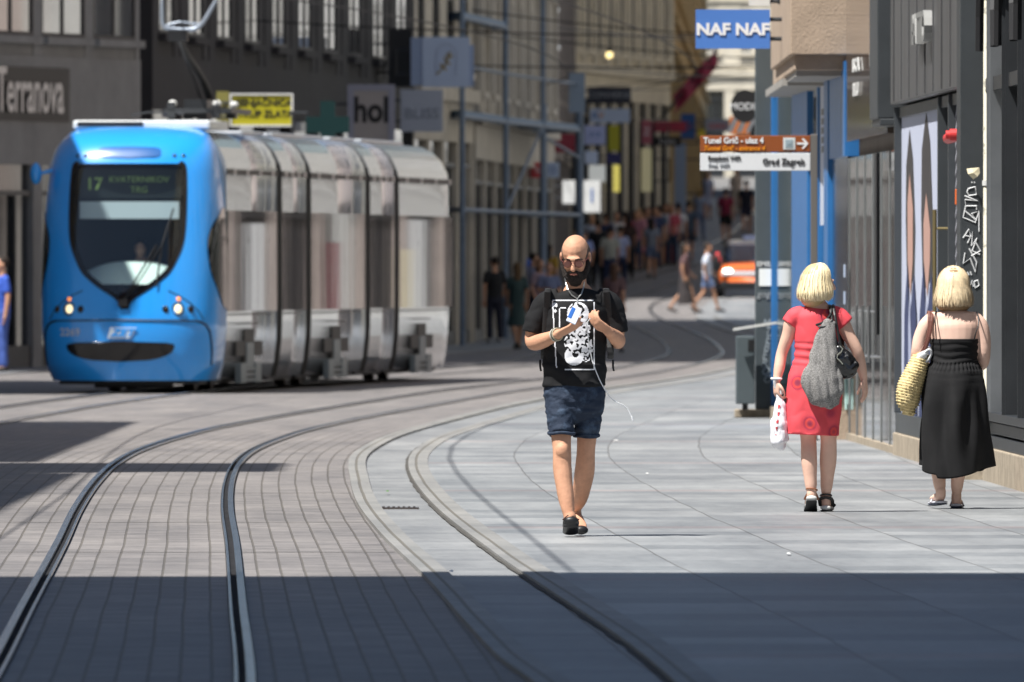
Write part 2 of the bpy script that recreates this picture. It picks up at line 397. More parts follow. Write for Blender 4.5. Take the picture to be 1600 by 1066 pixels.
for i_, y_ in enumerate((96.2, 107.5, 121.5, 136.2, 151)):
    ribbon('cross_shade_line', lambda y: f_left(y) + 2.3, lambda y: A_(y) - .08, y_, y_ + .07, -.017, 'joint', B_, 3)  # thin dark strips painted in for lines of shade across the setts
# a narrow drain cover set in the strip
mb = MB(); mb.box(-.95, -.62, 113.2, 113.6, -.016, -.006)
for k in range(9): mb.box(-.93 + k * .034, -.915 + k * .034, 113.24, 113.56, -.006, 0.0)
dc = tag(obj('drain_cover', mb, 'steel_rust'), 'small slotted iron drain cover in the pale strip beside the track setts', 'drain cover')

# rails: grooved tram rail = head, dark groove, lip, tar strips
def rail(fx, side, name, label, y1=700):
    root = thing(name, label, 'rail', (0, 0, 0), 0, 'tram rails set in the street')
    s = side
    def off(a): return lambda y: fx(y) + a * s
    def rb(n, a, b, z, m, r=0):
        lo, hi = (a, b) if s > 0 else (b, a)
        ribbon(n, off(lo), off(hi), 45, y1, z, m, fx, 1, parent=root, kind=None, raise_=r)
    rb('tar_strip', -.050, .042, -.012, 'bitumen')
    rb('rail_head', -.0, .036, .006, 'steel', .016)
    rb('rail_lip', -.046, -.032, .002, 'steel', .012)
    return root
rail(lambda y: f_tc(y) - .5, -1, 'tram_rail', 'polished rail curving in from the lower left corner, left one of the near track')
rail(lambda y: f_tc(y) + .5, 1, 'tram_rail', 'polished rail nearest the pavement, right one of the near track')
rail(lambda y: f_t2(y) - .5, -1, 'tram_rail', 'far track rail running under the blue tram on its left side')
rail(lambda y: f_t2(y) + .5, 1, 'tram_rail', 'far track rail running under the blue tram on its right side')

# ------------------------------------------------------------------ buildings
def wallmat(name, c, var=.16): 
    m = mat(name, c, .85, var=var, vscale=1.1, bump=.25, bscale=12); return m
BCACHE = {}
def building(label, p0, p1, H, depth, gh, floors, bays, wm, fm='frame_dark', ww=.5, hh=.7, cornice=True, z0=0, name='building', shop='glassin', shopm='darkmetal', winfrom=0, pilaster=0, arch=False, gl='glass', cat='building', roofm=None, sills=True, nwin=True, fa=.8, rec=.07):
    p0 = Vector(p0); p1 = Vector(p1); u = p1 - p0; Lg = u.length; rz = math.atan2(u.y, u.x)
    root = thing(name, label, cat, (p0.x, p0.y, z0), rz)
    T = .32; zb = -1.5
    mb = MB(); bw = Lg / bays; fh = (H - gh) / floors
    mb.box(0, Lg, T, depth, zb, H)
    # ground floor piers and fascia
    for i in range(bays + 1):
        x = i * bw; mb.box(max(0, x - .25), min(Lg, x + .25), 0, T, zb, gh - fa)
    mb.box(0, Lg, -.02, T, gh - fa, gh)
    pw = bw * (1 - ww) / 2; 
    for i in range(bays):
        x0 = i * bw
        mb.box(x0, x0 + pw, 0, T, gh, H); mb.box(x0 + bw - pw, x0 + bw, 0, T, gh, H)
        for k in range(floors):
            z = gh + k * fh; wz0 = z + fh * (1 - hh) * .55; wz1 = wz0 + fh * hh
            mb.box(x0 + pw, x0 + bw - pw, .02, T, z, wz0); mb.box(x0 + pw, x0 + bw - pw, .02, T, wz1, z + fh)
    if pilaster:
        for i in range(bays + 1):
            x = min(max(i * bw, .3), Lg - .3); mb.box(x - .28, x + .28, -pilaster, 0, gh, H - .6)
    obj('wall', mb, wm, root)
    mbc = MB()
    if cornice:
        mbc.box(-.1, Lg + .1, -.45, 0, H - .5, H - .1); mbc.box(-.1, Lg + .1, -.25, 0, H - .75, H - .5); mbc.box(0, Lg, -.16, -.02, gh - .1, gh + .16)
        for k in range(1, floors): mbc.box(0, Lg, -.10, 0, gh + k * fh - .08, gh + k * fh + .06)
        obj('cornice', mbc, wm, root)
    mr = MB(); mr.add([(0, 0, H), (Lg, 0, H), (Lg, depth, H), (0, depth, H), (0.3, depth/2, H + 2.4), (Lg - .3, depth/2, H + 2.4)],
                      [(0, 1, 5, 4), (2, 3, 4, 5), (0, 4, 3), (1, 2, 5)])
    obj('roof', mr, roofm or ROOF, root)
    # windows
    w_ = bw - 2 * pw; h_ = fh * hh
    fmb = MB(); t = .07
    F0, F1 = rec - .03, rec + .03; fmb.box(0, w_, F0, F1, 0, t); fmb.box(0, w_, F0, F1, h_ - t, h_); fmb.box(0, t, F0, F1, t, h_ - t); fmb.box(w_ - t, w_, F0, F1, t, h_ - t)
    fmb.box(w_/2 - .04, w_/2 + .04, F0 + .005, F1 - .005, t, h_ - t)
    if fh < 5: fmb.box(t, w_/2 - .04, F0 + .005, F1 - .005, h_ * .68, h_ * .68 + .07); fmb.box(w_/2 + .04, w_ - t, F0 + .005, F1 - .005, h_ * .68, h_ * .68 + .07)
    pmb = MB(); pmb.quad((0, rec, 0), (w_, rec, 0), (w_, rec, h_), (0, rec, h_))
    smb = MB(); smb.box(-.1, w_ + .1, -.14, .02, -.12, 0)
    fme = fmb.mesh('window'); pme = pmb.mesh('pane'); sme = smb.mesh('sill')
    for i in range(bays):
        for k in range(floors):
            if not nwin: continue
            wz = gh + k * fh + fh * (1 - hh) * .55
            wo = obj('window', fme, fm, root); wo.location = (i * bw + pw, 0, wz)
            po = obj('pane', pme, gl, wo)
            if sills: so_ = obj('sill', sme, wm, wo)
    # shopfronts
    sm = MB(); w2 = bw - .5; h2 = gh - fa
    sm.quad((0, .1, 0), (w2, .1, 0), (w2, .1, h2), (0, .1, h2)); sme2 = sm.mesh('shop_window')
    sf = MB(); sf.box(0, w2, .03, .09, -1.4, .35); sf.box(w2 * .62, w2 * .62 + .08, .03, .09, .35, h2 - .5); sf.box(0, w2, .03, .09, h2 - .5, h2 - .42); sfe = sf.mesh('shop_frame')
    for i in range(bays):
        so1 = obj('shop_window', sme2, shop, root); so1.location = (i * bw + .25, 0, 0)
        obj('shop_frame', sfe, shopm, so1)
    return root
ROOF = mat('roof tiles', (.22, .09, .06), .85, var=.3, vscale=3)
W = {k: wallmat(k + ' render', c) for k, c in dict(beige=(.52, .47, .39), cream=(.66, .60, .48), grey=(.27, .265, .26), brown=(.30, .27, .25), ochre=(.52, .37, .18), dark=(.035, .034, .036),
     sand=(.48, .44, .38), pale=(.70, .69, .66), pink=(.62, .52, .47), taupe=(.235, .245, .245)).items()}
# ------------------------------------------------------------------ left side of the street
# buildings before the frame edge, whose shadows fall on the setts
building('tall grey high-rise block beyond the left frame edge, shading the foreground', (-13, -5), (-13, 71), 52, 20, 5, 13, 10, W['grey'], nwin=False)
building('plain beige four storey house left of the near track', (-9.8, 99.5), (-9.8, 128.5), 14.5, 10, 4, 3, 7, W['beige'], nwin=False)
building('narrow taller sand coloured house left of the near track', (-9.8, 128.6), (-9.8, 134.3), 18.2, 10, 4, 4, 2, W['sand'], nwin=False)
building('low cream house left of the tracks before the tram', (-9.8, 137), (-9.8, 174), 13.2, 10, 4, 3, 8, W['cream'], nwin=False)
building('small sand coloured house left of the tram front', (-9.6, 214.6), (-10.6, 240), 12.0, 8, 4, 2, 5, W['sand'], nwin=False)
SHOPD = mat('dim shop interior', (.03, .03, .034), .12, spec=.7)
t_b = building('grey panelled corner shop building with silver lettering on its fascia', (-11.4, 260), (-6.1, 279.6), 17, 9, 5.0, 3, 7, W['taupe'], 'frame_dark', .84, .86, False, name='corner_shop', gl='mirror', rec=.03, fa=1.75, winfrom=0)
b_ = building('dark modern building of closely spaced black piers behind the tram', (-6.0, 284), (-1.9, 329), 22, 14, 5.15, 3, 10, W['dark'], 'frame_dark', .52, .88, False, name='office_building', gl='mirror', fa=.9, pilaster=.02, rec=.02)
building('narrow beige house between the black piers and the scaffolding', (-1.9, 330.5), (-.8, 344), 20, 14, 5, 5, 4, W['beige'], 'frame_dark', .5, .7, True, fa=.9, name='town_house')
building('weathered beige house behind the blue scaffolding', (-.75, 345), (.95, 388), 20, 14, 4.6, 5, 8, W['sand'], 'frame_dark', .42, .66, True, name='town_house', pilaster=.1)
building('dark ornate corner house with deep cornices beyond the scaffolding', (1.0, 437), (1.6, 470), 20, 12, 4.4, 4, 7, W['brown'], 'frame_dark', .45, .66, True, name='town_house', pilaster=.15, z0=zg(440))
building('long pale house with narrow pilasters above the crowd', (1.6, 471), (4.6, 497), 18, 14, 5, 4, 9, W['cream'], 'frame_dark', .5, .7, True, name='town_house', pilaster=.12, gl='mirror', shop='dimshop', z0=zg(520))
building('ochre brown house at the far bend of the street', (4.7, 498), (8.5, 745), 20, 14, 5, 4, 24, W['ochre'], 'frame_dark', .4, .6, True, name='town_house', z0=zg(650))
building('sunlit cream house closing the end of the street', (4, 825), (30, 822), 30, 14, 5, 7, 16, W['cream'], 'frame_white', .34, .5, True, name='town_house', z0=zg(820))
# ------------------------------------------------------------------ right side beyond the dark pillar
building('pale sunlit house just past the dark pillar on the right', (6.4, 238), (4.4, 184), 18, 12, 4.5, 4, 16, W['cream'], 'frame_white', .42, .62, True, shopm='white', name='town_house')
building('white sunlit house with dark shop windows second past the dark pillar on the right', (8.8, 300), (6.4, 238.5), 19, 12, 4.5, 3, 15, W['pink'], 'frame_dark', .5, .62, True, name='town_house', shop='dimshop', shopm='frame_dark', fa=1.6)
building('white sunlit house third past the dark pillar on the right', (14, 430), (8.8, 301), 20, 12, 4.5, 4, 26, W['pale'], 'frame_white', .42, .62, True, shopm='white', name='town_house', z0=.2)
building('sand coloured house up the slope on the right', (21, 690), (14, 431), 20, 12, 4.5, 4, 30, W['beige'], 'frame_white', .42, .62, True, name='town_house', z0=zg(560))

# ------------------------------------------------------------------ signs
def board(name, label, cat, px0, px1, py0, py1, Y, m, thick=.12, texts=(), frame=None, group=None, rz=0, shape=None, bracket=None):
    Y = clampY(px0, Y, .1) if px0 < 1100 else Y
    x0, x1 = at(px0, Y), at(px1, Y); z0, z1 = zat(py1, Y), zat(py0, Y); cx = (x0 + x1) / 2; cz = (z0 + z1) / 2; wd = x1 - x0; h = z1 - z0
    root = thing(name, label, cat, (cx, Y, cz), rz, group)
    mb = MB()
    if shape == 'oval':
        n = 40; mb.prism([(math.cos(2*PI*i/n) * wd/2, math.sin(2*PI*i/n) * h/2) for i in range(n)], 0, thick)
    elif shape == 'cross':
        a = wd * .17; b = h * .17; W2, H2 = wd/2, h/2
        mb.prism([(-a, -H2), (a, -H2), (a, -b), (W2, -b), (W2, b), (a, b), (a, H2), (-a, H2), (-a, b), (-W2, b), (-W2, -b), (-a, -b)], 0, thick)
    else: mb.box(-wd/2, wd/2, 0, thick, -h/2, h/2)
    obj('panel', mb, m, root)
    if frame:
        fb = MB(); t = frame[1]
        fb.box(-wd/2 - t, wd/2 + t, -.02, thick + .02, h/2, h/2 + t); fb.box(-wd/2 - t, wd/2 + t, -.02, thick + .02, -h/2 - t, -h/2)
        fb.box(-wd/2 - t, -wd/2, -.02, thick + .02, -h/2, h/2); fb.box(wd/2, wd/2 + t, -.02, thick + .02, -h/2, h/2)
        obj('border', fb, frame[0], root)
    for tx in texts:
        s, size, dx, dz, mm = tx[:5]; kw = tx[5] if len(tx) > 5 else {}
        text(root, s, size, dx * wd, -.006, dz * h, mm, **kw)
    bb = MB(); L = -1 if px0 < 1000 else 1
    if bracket != 0:
        bb.rod((L * wd/2 * .9, thick/2, h/2 * .5), (L * (wd/2 + (bracket or .5)), thick/2, h/2 * .5), .02); bb.rod((L * wd/2 * .9, thick/2, -h/2 * .5), (L * (wd/2 + (bracket or .5)), thick/2, -h/2 * .5), .02)
        bb.rod((L * (wd/2 + (bracket or .5)), thick/2, -h/2 * .5 - .03), (L * (wd/2 + (bracket or .5)), thick/2, h/2 * .5 + .03), .025); bb.rod((L * wd/2 * .9, thick/2, -h/2 * .5 - .03), (L * wd/2 * .9, thick/2, h/2 * .5 + .03), .015)
        obj('bracket', bb, 'darkmetal', root)
    return root
YEL = mat('yellow sign', (.42, .38, .01), .5); BLK = M['black']; DKG = mat('dark green', (.0, .022, .022), .4); MAR = mat('maroon sign', (.22, .012, .03), .5)
SBL = mat('signal blue', (.03, .12, .38), .45); RDS = mat('red sign', (.55, .05, .06), .5); NAVY = mat('navy sign', (.01, .012, .03), .4); GOLD = mat('gold', (.35, .27, .12), .4)
SILV = mat('silver letters', (.62, .62, .62), .35, .5)
# fascia lettering of the corner shop, mounted parallel to the wall
u = (Vector((-6.1, 279.6)) - Vector((-11.4, 260))).normalized(); rzt = math.atan2(u.y, u.x)
pc = Vector((-11.4, 260)) + u * ((273.3 - 260) / u.y)
ts = thing('shop_sign', 'silver lettering on a dark recess over the grey corner shop', 'shop sign', (pc.x, pc.y, 4.38), rzt)
mb = MB(); mb.box(-2.25, 2.35, -.05, -.025, -.43, .43); obj('panel', mb, 'black', ts)
o = text(ts, 'Terranova', 1.02, 0, -.10, 0.02, SILV, sx=.86, offset=.012)
for i, s_ in enumerate((0,)): pass
# dark projecting sign of the same shop, seen edge on behind
board('shop_sign', 'yellow sign with black lines of writing above the tram roof', 'shop sign', 362, 455, 149, 195, 268, YEL, .2,
      (('MJENJAČNICA', .15, 0, .24, BLK, dict(offset=.004)), ('OTKUP ZLATA', .15, 0, -.14, BLK, dict(offset=.004))), (M['offwhite'], .03), bracket=.2)
board('shop_sign', 'olive square sign with a dark mark left of the yellow sign', 'shop sign', 338, 358, 143, 195, 269, mat('olive', (.22, .2, .05), .6), .1, (('M', .2, 0, 0, BLK),), bracket=.1)
board('shop_sign', 'small pale blue sign on the wall right of the pantograph', 'shop sign', 296, 325, 160, 182, 290, 'paleblue', .1, (('RUG', .14, 0, 0, BLK),), (M['offwhite'], .02))
board('pharmacy_sign', 'dark green pharmacy cross above the tram roof', 'pharmacy sign', 478, 546, 158, 232, 262, DKG, .22, (), None, shape='cross', bracket=.2)
board('shop_sign', 'tall pale sign with dark brush lettering in a grey frame', 'shop sign', 553, 607, 142, 225, 300, mat('greige', (.42, .40, .38), .6), .2, (('hol', .62, 0, .12, BLK, dict(sx=.8, offset=.02)),), (mat('lilac frame', (.34, .36, .44), .5), .11))
board('shop_sign', 'pale square sign with thin spaced capitals below the white cube sign', 'shop sign', 626, 692, 140, 206, 318, mat('pale sign', (.42, .46, .54), .5), .18, (('BLISS', .27, 0, -.08, mat('mid grey', (.22, .25, .3), .5), dict(sx=1.1)),), bracket=.3)
cb = board('shop_sign', 'large white box sign with a gold leaf in a thin arch', 'shop sign', 660, 734, 58, 136, 320, 'paleblue', .5, (), None, bracket=.5)
mb = MB(); mb.box(-.66, -.44, .02, .5, -.44, .46); mb.box(.44, .52, .06, .42, -.46, .32); obj('side_panel', mb, mat('sign side', (.30, .38, .55), .5), cb)
mb = MB(); mb.wire([(-.10 + .0, -.012, -.15), (-.04, -.012, -.08), (.0, -.012, -.02), (.06, -.012, .1), (.08, -.012, .2)], .016)
for a, b in (((-.2, -.25), (-.08, -.15)), ((-.04, -.08), (.0, -.16)), ((0, -.02), (.08, -.04)), ((.0, 0), (-.03, .1)), ((.05, .08), (.13, .12)), ((.04, .06), (.01, .18)), ((-.08, -.12), (-.1, -.02))): mb.ell(((a[0]+b[0])/2, -.01, (a[1]+b[1])/2), (.02, .008, .055), 8, 6, rot=Matrix.Rotation(math.atan2(b[0]-a[0], b[1]-a[1]), 3, 'Y'))
obj('leaf', mb, GOLD, cb)
mb = MB(); mb.wire([(-.19, -.01, -.26), (-.19, -.01, .14)] + [(-.19 * math.cos(a), -.01, .14 + .2 * math.sin(a)) for a in (.4, .8, 1.2, 1.57, 1.95, 2.35, 2.75)] + [(.19, -.01, .14), (.19, -.01, -.26)], .006); obj('arch', mb, mat('arch line', (.35, .4, .5), .5), cb)
board('air_conditioner', 'black box unit hung on the wall left of the white cube sign', 'wall unit', 607, 644, 46, 136, 322, 'black', .4)
board('shop_sign', 'black rectangular sign with pale letters above the crowd', 'shop sign', 918, 986, 136, 162, 470, NAVY, .2, (('CONVERSE', .24, 0, 0, mat('pale letters', (.35, .38, .42), .5)),), bracket=.3)
board('shop_sign', 'pale blue sign with a blue and orange mark above the crowd', 'shop sign', 922, 984, 170, 192, 465, 'paleblue', .2, (('A', .3, -.38, 0, SBL), ('V', .3, -.22, 0, mat('org', (.6, .25, .05), .5))))
board('shop_sign', 'square lavender sign with a blue arrow mark', 'shop sign', 913, 946, 196, 226, 450, mat('lavender', (.42, .48, .75), .5), .15, (('>>', .3, 0, 0, SBL),))
board('shop_sign', 'narrow upright yellow green sign above the crowd', 'shop sign', 951, 968, 196, 236, 455, mat('acid', (.42, .40, .01), .5), .15)
board('shop_sign', 'small pale sign between the scaffold post and the crowd', 'shop sign', 914, 934, 236, 256, 445, 'paleblue', .12)
board('shop_sign', 'small navy sign under the yellow green one', 'shop sign', 948, 970, 240, 256, 450, mat('nv', (.02, .02, .12), .5), .12)
board('shop_sign', 'maroon red shop sign with red lettering at the far bend', 'shop sign', 1022, 1072, 190, 206, 600, mat('maroon', (.30, .015, .06), .5), .2, (('MUELLER', .22, 0, 0, RDS),))
board('shop_sign', 'pink and red upright sign at the far bend', 'shop sign', 1003, 1018, 188, 225, 590, mat('pinkred', (.45, .12, .16), .5), .2, (('Z', .3, 0, 0, M['white']),))
board('shop_sign', 'deep blue sign beside the flags at the far bend', 'shop sign', 1064, 1086, 178, 216, 620, SBL, .2, (('D', .3, 0, 0, RDS),))
board('shop_sign', 'black curved sign with white script under the maroon sign', 'shop sign', 1022, 1064, 214, 228, 585, 'black', .15, (('Lotos', .2, 0, 0, M['white']),))
board('shop_sign', 'small yellow sign just left of the brown street sign', 'shop sign', 1091, 1102, 200, 214, 500, mat('yl', (.7, .55, .03), .5), .1)
board('shop_sign', 'black oval sign with white capitals beside the grey pillar', 'shop sign', 1142, 1186, 140, 192, 240, 'black', .12, (('MODI', .145, -.10, -.02, M['white'], dict(sx=.95)),), shape='oval', bracket=.4)
board('shop_sign', 'black disc with a pale rim below the oval sign', 'shop sign', 1172, 1206, 190, 232, 236, 'black', .12, (), None, shape='oval')
board('shop_sign', 'orange and white striped sign behind the oval sign', 'shop sign', 1140, 1180, 182, 210, 330, mat('orange sign', (.85, .25, .04), .5, emit=.25), .12, (('///', .4, 0, 0, M['white'], dict(sx=1.6, offset=.02)),))
board('shop_sign', 'grey sign with dark bands behind the brown street sign', 'shop sign', 1102, 1140, 186, 206, 480, mat('gsign', (.25, .27, .33), .5), .12, (('ooo', .3, 0, 0, RDS),))
board('shop_sign', 'red box sign on the shop wall right of the scaffold', 'shop sign', 829, 850, 254, 278, 376, RDS, .15, (('%', .2, 0, 0, M['white']),))
board('shop_sign', 'white and blue box sign beside the red box sign', 'shop sign', 852, 874, 254, 278, 376, 'paleblue', .15, (('O', .2, 0, 0, SBL),))
board('shop_sign', 'dark maroon awning board over the shop behind the scaffold', 'shop sign', 846, 900, 209, 238, 392, MAR, .3)
board('banner', 'white hanging banner at the edge of the crowd, left one', 'banner', 879, 903, 282, 318, 415, 'offwhite', .06)
board('banner', 'white hanging banner with a blue panel at the edge of the crowd, right one', 'banner', 912, 938, 282, 332, 420, 'offwhite', .06, (('I', .5, 0, 0, SBL),))
board('banner', 'tall pale blue banner standing behind the crowd', 'banner', 1054, 1072, 222, 330, 570, mat('pbl', (.30, .38, .52), .6), .06)
board('shop_sign', 'bright yellow lit shop sign behind the crowd', 'shop sign', 958, 968, 258, 300, 500, mat('lity', (.75, .65, .15), .5, emit=.4), .1)
board('shop_sign', 'pale yellow upright lit sign behind the crowd', 'shop sign', 1002, 1018, 232, 300, 560, mat('lity2', (.55, .5, .3), .5, emit=.15), .1)
board('shop_sign', 'white lit shop window sign left of the yellow lit one', 'shop sign', 920, 946, 258, 284, 470, mat('litw', (.6, .62, .6), .5, emit=.3), .1)
board('shop_sign', 'pale pink upright sign on the wall behind the scaffold', 'shop sign', 825, 835, 218, 250, 378, mat('pk', (.5, .3, .3), .6), .1)
# flags
def flag(label, px, py, Y, cols, rzz):
    Y = clampY(px, Y, 1)
    r = thing('flag', label, 'flag', (at(px, Y), Y, zat(py, Y)), 0, 'flags at the far bend')
    mb = MB(); mb.rod((-.9, 0, -.9), (.6, 0, .9), .03); obj('pole', mb, 'darkmetal', r)
    fb = MB(); n = 12
    for b in range(3):
        for i in range(n):
            def P(i, q): t = i / n; return (-.5 + t * 1.0 + .1 * math.sin(q * 3), .12 * math.sin(i * 1.1), -.3 + t * 1.1 - .9 * q * .6 + .1)
            fb.add([P(i, b/3), P(i+1, b/3), P(i+1, (b+1)/3), P(i, (b+1)/3)], [(0, 1, 2, 3)], b)
    obj('cloth', fb, cols, r)
RW = mat('flag red', (.32, .03, .08), .7)
flag('red and white flag hanging over the far bend', 1078, 140, 560, [RW, M['white'], RW], 0)
flag('crimson flag hanging beside the red and white one', 1090, 128, 590, [RW, RW, M['offwhite']], 0)

# ------------------------------------------------------------------ scaffolding
SCB = mat('blue grey scaffold', (.14, .19, .27), .5, .3, var=.2); DKB = mat('blue decking', (.04, .13, .26), .5, var=.2)
PS = [(at(722, 338), 338), (at(790, 352), 352), (at(848, 362), 362), (at(905, 372), 372)]
sc_ = thing('scaffold', 'blue grey tube scaffold with decks standing before the beige house', 'scaffold', (PS[0][0], PS[0][1], 0))
O0 = Vector((PS[0][0], PS[0][1], 0))
for i, (x, y) in enumerate(PS):
    for dx, dy in ((0, 0), (-.75, 3.0)):
        mb = MB(); mb.rod((x + dx - O0.x, y + dy - O0.y, 0), (x + dx - O0.x, y + dy - O0.y, 9 if i < 3 else 5.2), .055 if dx or i < 3 else .09); obj('post', mb, SCB, sc_)
for lv in (2.75, 4.6, 6.55):
    n = 4 if lv < 6 else 2
    for k in range(n - 1):
        a, b = Vector((*PS[k], lv)) - O0, Vector((*PS[k+1], lv)) - O0; q = Vector((-.75, 3.0, 0))
        mb = MB(); mb.rod(a, b, .045); mb.rod(a + q, b + q, .045); mb.rod(a, a + q, .045); mb.rod(b, b + q, .045)
        if lv > 3: mb.rod(a + Vector((0, 0, 1)), b + Vector((0, 0, 1)), .03)
        obj('ledger', mb, SCB, sc_)
        if lv > 3:
            db = MB(); db.add([a, b, b + q, a + q, a + Vector((0, 0, .12)), b + Vector((0, 0, .12)), b + q + Vector((0, 0, .12)), a + q + Vector((0, 0, .12))], [(0, 3, 2, 1), (4, 5, 6, 7), (0, 1, 5, 4), (2, 3, 7, 6), (0, 4, 7, 3), (1, 2, 6, 5)])
            obj('deck', db, DKB, sc_)
a, b = Vector((*PS[1], 2.75)) - O0, Vector((*PS[2], 4.6)) - O0; mb = MB(); mb.rod(a, b, .03); mb.rod(Vector((*PS[2], 4.4)) - O0, Vector((*PS[3], 4.0)) - O0, .03); obj('brace', mb, SCB, sc_)
board('junction_box', 'pale blue grey box fixed high on the scaffold post', 'box', 889, 914, 114, 176, 371, mat('jbox', (.26, .33, .42), .5), .3, bracket=0)
# overhead wires and lamps
def wire(name, label, pts, r=.012, group='overhead wires'):
    mb = MB(); mb.wire(pts, r); return tag(obj(name, mb, 'rubber'), label, 'wire', group)
def sag(a, b, s, n=14): 
    a = Vector(a); b = Vector(b); return [a.lerp(b, i/n) - Vector((0, 0, s * 4 * (i/n) * (1 - i/n))) for i in range(n + 1)]
wire('contact_wire', 'contact wire over the near track', [(f_tc(y), y, 5.35 + zg(y)) for y in range(60, 700, 10)])
wire('contact_wire', 'contact wire over the tram track', [(f_t2(y), y, 5.35 + zg(y)) for y in range(60, 700, 10)])
for i, (Y, pl, pr, s, l) in enumerate(((300, 0, 50, .3, 'span wire crossing high in front of the black piers'), (330, 60, 92, .35, 'span wire above the leaf sign'), (345, 10, 60, .3, 'span wire at scaffold height, nearest'),
        (362, 42, 96, .3, 'span wire past the scaffold top deck'), (395, 80, 120, .35, 'span wire over the sunny crossing'), (420, 20, 70, .4, 'span wire before the dark ornate house'), (470, 98, 60, .4, 'span wire over the crowd'), (520, 70, 110, .4, 'span wire over the far slope'))):
    wire('span_wire', l, sag((at(0 if Y < 340 else 700, Y), Y, zat(pl, Y)), (f_fac(Y) if Y > 200 else 6, Y, zat(pr, Y)), s), .013)
LAMP = mat('lamp glow', (1, .78, .35), .4, emit=1.3); GL = mat('bright lamp shell', (.85, .87, .9), .12, .6)
for l, px, py, Y, m in (('silver street lamp hung from a wire, upper one over the ornate house', 862, 16, 405, GL), ('silver street lamp hung from a wire, lower one over the ornate house', 864, 75, 425, GL), ('small silver lamp hung near the top edge over the scaffold', 820, 12, 385, GL), ('small lamp glowing yellow in front of the pale house', 952, 86, 470, LAMP)):
    r = thing('hanging_lamp', l, 'street lamp', (at(px, Y), Y, zat(py, Y)), .3)
    k = .5 if m is LAMP else 1
    mb = MB(); mb.ell((0, 0, 0), (.2 * k, .16 * k, .085 if k == 1 else .1), 16, 8); obj('lamp_shade', mb, m, r, True)
    mb = MB(); mb.rod((0, 0, .05), (0, 0, .7), .012); mb.ell((0, 0, .12), (.07, .07, .06), 10, 6); obj('hanger', mb, 'darkmetal', r)

# ------------------------------------------------------------------ right shop fronts, near the camera
YB = 182.0
def fx_(Y): return 3.63 - .01435 * (Y - 121)
RZF = math.atan2(-1, .01435)
def local_root(name, label, cat, Y): return thing(name, label, cat, (fx_(Y), Y, 0), RZF)
BLU = mat('blue shop paint', (.03, .16, .42), .35, var=.12, vscale=2)
GREY = mat('grey fascia', (.105, .105, .108), .45, .3, var=.3, vscale=2.5, stretch=(1.2, 1, .15))
def bays_(mb, s0, s1, step, y0, y1, z0, z1, wdt=.06):
    s = s0
    while s <= s1 + .01: mb.box(s - wdt/2, s + wdt/2, y0, y1, z0, z1); s += step
# C: dark mullioned windows over a stone plinth (Y 108..127.6)
C = local_root('shop_unit', 'black mullioned shop windows over a weathered stone plinth at the right edge', 'shop', 127.6)
L = 19.6
mb = MB(); mb.box(0, L, -.02, .6, -.5, .25); obj('plinth', mb, 'stone_plinth', C, bevel=.01)
mb = MB(); mb.box(0, L, .0, .5, .25, .34); mb.box(0, L, .02, .5, .355, .44); mb.box(0, L, -.03, .5, .455, .52); obj('sill', mb, 'darkmetal', C, bevel=.006)
mb = MB(); mb.quad((0, .07, .5), (L, .07, .5), (L, .07, 3.5), (0, .07, 3.5)); obj('window', mb, 'glass', C)
for i, s in enumerate([.06 + k * 1.3 for k in range(15)]):
    mb = MB(); mb.box(s - .05, s + .05, -.02 if i % 2 else .03, .07, .52, 6); 
    if i % 2: mb.box(s - .015, s + .015, -.045, -.02, .52, 6)
    obj('mullion', mb, 'alu' if i % 5 == 1 else 'darkmetal', C)
mb = MB(); mb.box(0, L, .0, .16, 2.9, 3.0); mb.box(0, L, .02, .4, 3.5, 4.1); mb.box(0, L, .2, 9, 4.1, 19); mb.box(0, L, .5, 9, -.5, 4.1); obj('wall', mb, 'darkmetal', C)
# curved iron arch near the top
for k, s in enumerate((2.0, 5.2, 8.4)):
    mb = MB(); mb.wire([(s - 1.3, -.07, 2.2 + 1.0)] + [(s - 1.3 * math.cos(a), -.07, 3.2 + 1.0 * math.sin(a)) for a in [j * PI / 12 for j in range(13)]], .035); obj('arch', mb, 'frame_dark', C)
# pillar with tags
P = local_root('graffiti_pillar', 'dark grey pillar with white scrawled tags right of the poster window', 'pillar', 128.5)
mb = MB(); mb.box(0, .7, -.175, .3, 0, 9); obj('shaft', mb, 'anthracite', P, bevel=.006)
mb = MB(); mb.box(-.03, .73, -.2, .3, -.3, .16); obj('base', mb, 'stone_plinth', P)
def strokes(parent, X0, Yf, Y, lines, r=.006, m='white', name='graffiti'):
    """lines in picture columns/rows, painted on the pillar face that looks up the street towards the viewer"""
    mw = parent.matrix_basis.inverted(); mb = MB()
    for ln in lines:
        pts = [mw @ Vector((at(px, Y), Y - .004, zat(py, Y))) for px, py in ln]; mb.wire(pts, r, 5)
    return obj(name, mb, m, parent)
Yp = 127.8
strokes(P, 0, 0, Yp, [
  [(1513, 295), (1524, 292), (1526, 304), (1514, 306), (1511, 300), (1513, 295)], [(1507, 306), (1527, 314), (1508, 312), (1509, 322), (1526, 322), (1526, 328)],
  [(1509, 322), (1505, 340), (1524, 348), (1530, 330), (1518, 334), (1526, 345), (1508, 330)], [(1530, 330), (1530, 362)],
  [(1505, 372), (1514, 358), (1517, 370), (1507, 368)], [(1512, 380), (1520, 362), (1518, 384), (1527, 372), (1519, 392), (1531, 398)], [(1524, 378), (1532, 392), (1518, 400)],
  [(1508, 395), (1505, 412), (1516, 404), (1524, 425), (1526, 410), (1514, 388)], [(1511, 425), (1514, 430)], [(1516, 424), (1518, 430)],
  [(1514, 440), (1516, 448), (1519, 438), (1521, 448)], [(1522, 440), (1528, 438), (1530, 446), (1524, 450), (1522, 440)], [(1518, 284), (1519, 286)], [(1522, 284), (1523, 286)]], .0055)
